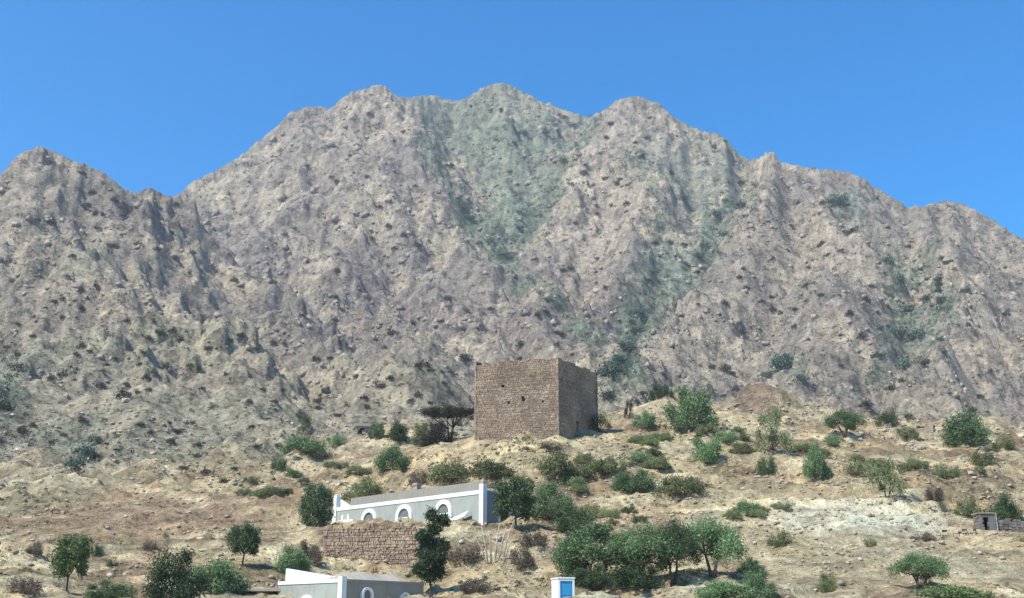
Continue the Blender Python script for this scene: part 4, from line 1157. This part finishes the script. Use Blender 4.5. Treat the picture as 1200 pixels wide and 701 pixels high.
def scatter_stuff(name, pts, base_v, base_f, mat, label):
    """one mesh of many tiny copies (x, y, z, size)"""
    n = len(pts); P = np.array(pts)
    a = rng.uniform(0, 6.28, n); ca_, sa = np.cos(a), np.sin(a)
    vi = rng.integers(0, len(base_v), n)
    VV, FF, off = [], [], 0
    for i in range(n):
        bv = base_v[vi[i]] * (P[i, 3] * np.array([1, rng.uniform(.8, 1.2), rng.uniform(.7, 1.1)]))
        x = bv[:, 0] * ca_[i] - bv[:, 1] * sa[i]; y = bv[:, 0] * sa[i] + bv[:, 1] * ca_[i]
        VV.append(np.stack([x + P[i, 0], y + P[i, 1], bv[:, 2] + P[i, 2]], 1)); FF.append(base_f[vi[i]] + off); off += len(bv)
    o = link(name, np_mesh(name, np.concatenate(VV), np.concatenate(FF), mat))
    tag(o, label, None, None, 'stuff')
    return o
def raw(me):
    v = np.empty(len(me.vertices) * 3); me.vertices.foreach_get('co', v)
    k = me.polygons[0].loop_total
    f = np.empty(len(me.loops), np.int32); me.loops.foreach_get('vertex_index', f)
    return v.reshape(-1, 3), f.reshape(-1, k)
tiny = [raw(shrub_mesh(400 + k, M['l_mtn'], 3, 10)) for k in range(4)]
for nm, sel, mt, lb in (('mountain_scrub', lambda k: k < 4, 'l_mtn', 'sparse dark scrub over the bare mountain slopes'), ('gully_scrub', lambda k: k >= 4, 'l_mtng', 'grey-green scrub along the mountain gullies')):
    pts = [(p[0], p[1], p[2] - .1, 1.2 * w * p[1] / F / 2.3) for px, py, w, kind, p in cand[nind:] if sel(kind)]
    scatter_stuff(nm, pts, [t[0] for t in tiny], [t[1] for t in tiny], M[mt], lb)

# ------------------------------------------------------------------ rocks and tufts on the near slopes
def rock_mesh(seed, sub=2):
    import bmesh
    bm = bmesh.new(); bmesh.ops.create_icosphere(bm, subdivisions=sub, radius=.5)
    g = np.random.default_rng(seed); pl = g.normal(size=(9, 3)); pl /= np.linalg.norm(pl, axis=1)[:, None]; dd = g.uniform(.26, .42, 9)
    for v in bm.verts:
        c = np.array(v.co)
        for n_, d_ in zip(pl, dd):
            e = c @ n_ - d_
            if e > 0: c = c - n_ * e
        v.co = Vector(c * np.array([1.15, 1.0, .75]) + g.normal(size=3) * .012 + np.array([0, 0, .2]))
    me = bpy.data.meshes.new('boulder'); bm.to_mesh(me); bm.free(); me.materials.append(M['rock'])
    return me
RK = [rock_mesh(500 + k) for k in range(6)]
rp = []
while len(rp) < 6000:
    px, py = ng.uniform(-30, 1230), ng.uniform(470, 703)
    p = hit(px, py)
    if p is None or p[1] > 235: continue
    d = .5 + .9 * float(gnoise(np.array([p[0] / 9]), np.array([p[1] / 9]), 88)[0]) + (.15 if px > 450 else -.1)
    if 540 < px < 712 and 415 < py < 512: continue
    if ng.uniform() > d: continue
    rp.append((p[0], p[1], p[2] - .03, float(np.clip(ng.lognormal(1.05, .5), 1.2, 12)) * p[1] / F))
rp.sort(key=lambda c: -c[3])
for k, (x, y, z, s_) in enumerate(rp[:240]):
    o = link('boulder', RK[k % 6]); o.location = (x, y, z - .1 * s_); o.rotation_euler = (gs.uniform(-.2, .2), gs.uniform(-.2, .2), gs.uniform(0, 6.28))
    o.scale = (s_, s_ * gs.uniform(.8, 1.1), s_ * gs.uniform(.6, 1.0))
    tag(o, 'weathered pale boulder lying on the dry lower hillside', 'boulder', 'boulders strewn over the lower hillside')
sm = [raw(rock_mesh(600 + k, 1)) for k in range(4)]
scatter_stuff('loose_stones', rp[240:], [t[0] for t in sm], [t[1] for t in sm], M['rock'], 'loose stones strewn over the dry slopes')
tp = []
while len(tp) < 1500:
    px, py = ng.uniform(-30, 1230), ng.uniform(470, 703)
    p = hit(px, py)
    if p is None or p[1] > 240: continue
    d = .35 + .9 * float(gnoise(np.array([p[0] / 14]), np.array([p[1] / 14]), 99)[0])
    if 930 < px < 1140 and 585 < py < 630: d -= .5
    if ng.uniform() > d: continue
    tp.append((p[0], p[1], p[2] - .02, float(np.clip(ng.lognormal(1.75, .4), 2.5, 14)) * p[1] / F / 2.3))
tuft = [raw(shrub_mesh(700 + k, M['l_dry'], 3, 22)) for k in range(4)]
scatter_stuff('dry_tufts', tp[::2], [t[0] for t in tuft], [t[1] for t in tuft], M['l_dry'], 'dry brown tufts scattered over the lower slopes')
scatter_stuff('olive_tufts', tp[1::2], [t[0] for t in tuft], [t[1] for t in tuft], M['l_olive'], 'low olive tufts scattered over the lower slopes')

# angular outcrops breaking the mountain faces
M['crag'] = stone_mat('mountain_crag', [(0.27, 0.24, 0.20), (0.34, 0.30, 0.245), (0.39, 0.345, 0.28), (0.31, 0.275, 0.23)], 0.6)
M['crag'].node_tree.nodes['Bump'].inputs['Distance'].default_value = 0.8
cp = []
while len(cp) < 1900:
    px, py, p = visible_point(ng)
    d = .3 + 1.0 * float(gnoise(np.array([p[0] / 38]), np.array([p[2] / 24]), 123)[0])
    if p[1] < 260: d -= .2
    if ng.uniform() > d: continue
    cp.append((p[0], p[1], p[2] - .3, float(np.clip(ng.lognormal(1.3, .5), 1.6, 9)) * p[1] / F))
def slab_rock(seed):
    g = np.random.default_rng(seed)
    v = np.array([(x, y, z) for z in (-.5, .35) for x, y in ((-.6, -.45), (.6, -.45), (.6, .45), (-.6, .45))], float)
    v[4:, :2] *= g.uniform(.35, .85, (4, 1)); v[4:, 2] += g.uniform(-.3, .25, 4); v += g.normal(size=(8, 3)) * .1
    a = g.uniform(-.5, .5); c_, s_ = math.cos(a), math.sin(a)
    v = np.stack([v[:, 0] * c_ - v[:, 2] * s_, v[:, 1], v[:, 0] * s_ + v[:, 2] * c_], 1)
    return v, np.array([(3, 2, 1, 0), (4, 5, 6, 7), (0, 1, 5, 4), (1, 2, 6, 5), (2, 3, 7, 6), (3, 0, 4, 7)])
big = [slab_rock(800 + k) for k in range(14)]
scatter_stuff('rock_outcrops', cp, [t[0] for t in big], [t[1] for t in big], M['crag'], 'angular rock outcrops breaking the mountain faces')

# low olive bushes in drifts over the tower hill
DRIFT = [(640, 565, 70, 14), (720, 540, 60, 14), (560, 585, 40, 10), (860, 520, 60, 14), (780, 520, 50, 12), (980, 530, 60, 12), (1080, 545, 60, 14), (400, 560, 50, 14), (300, 575, 60, 16), (720, 610, 40, 12), (900, 600, 60, 14), (620, 600, 30, 10)]
for k in range(64):
    a, b, c, d = DRIFT[k % len(DRIFT)]
    px, py = gs.gauss(a, c * .5), gs.gauss(b, d * .6)
    if 385 < px < 600 and py > 566: continue
    kind = gs.choice(['mat', 'scrub', 'mat'])
    mt = gs.choice(['l_olive', 'l_grey', 'l_olive', 'l_mid'])
    w = gs.uniform(16, 40)
    plant(kind, px, py, w, w * gs.uniform(.3, .5), 'low dull olive bush in the scattered scrub of the tower hill', 'shrub', mt, gs.randrange(3), group='low olive bushes of the tower hill')

# ------------------------------------------------------------------ thin dusty air
lo, hi_ = float(GZ.min()) - 1.0, float(GZ.max()) + 12.0
hz = MB().box(-1650, 1650, -1650, 1650, lo, hi_)
hm = bpy.data.materials.new('dusty_air'); hm.use_nodes = True
hn = hm.node_tree; hn.nodes.remove(hn.nodes['Principled BSDF'])
pv = hn.nodes.new('ShaderNodeVolumePrincipled')
pv.inputs['Color'].default_value = (0.86, 0.9, 0.95, 1)
pv.inputs['Density'].default_value = 0.00022
pv.inputs['Anisotropy'].default_value = 0.2
hn.links.new(pv.outputs[0], hn.nodes['Material Output'].inputs['Volume'])
tag(hz.build('haze', hm), 'thin pale haze in the mountain air', None, None, 'stuff')
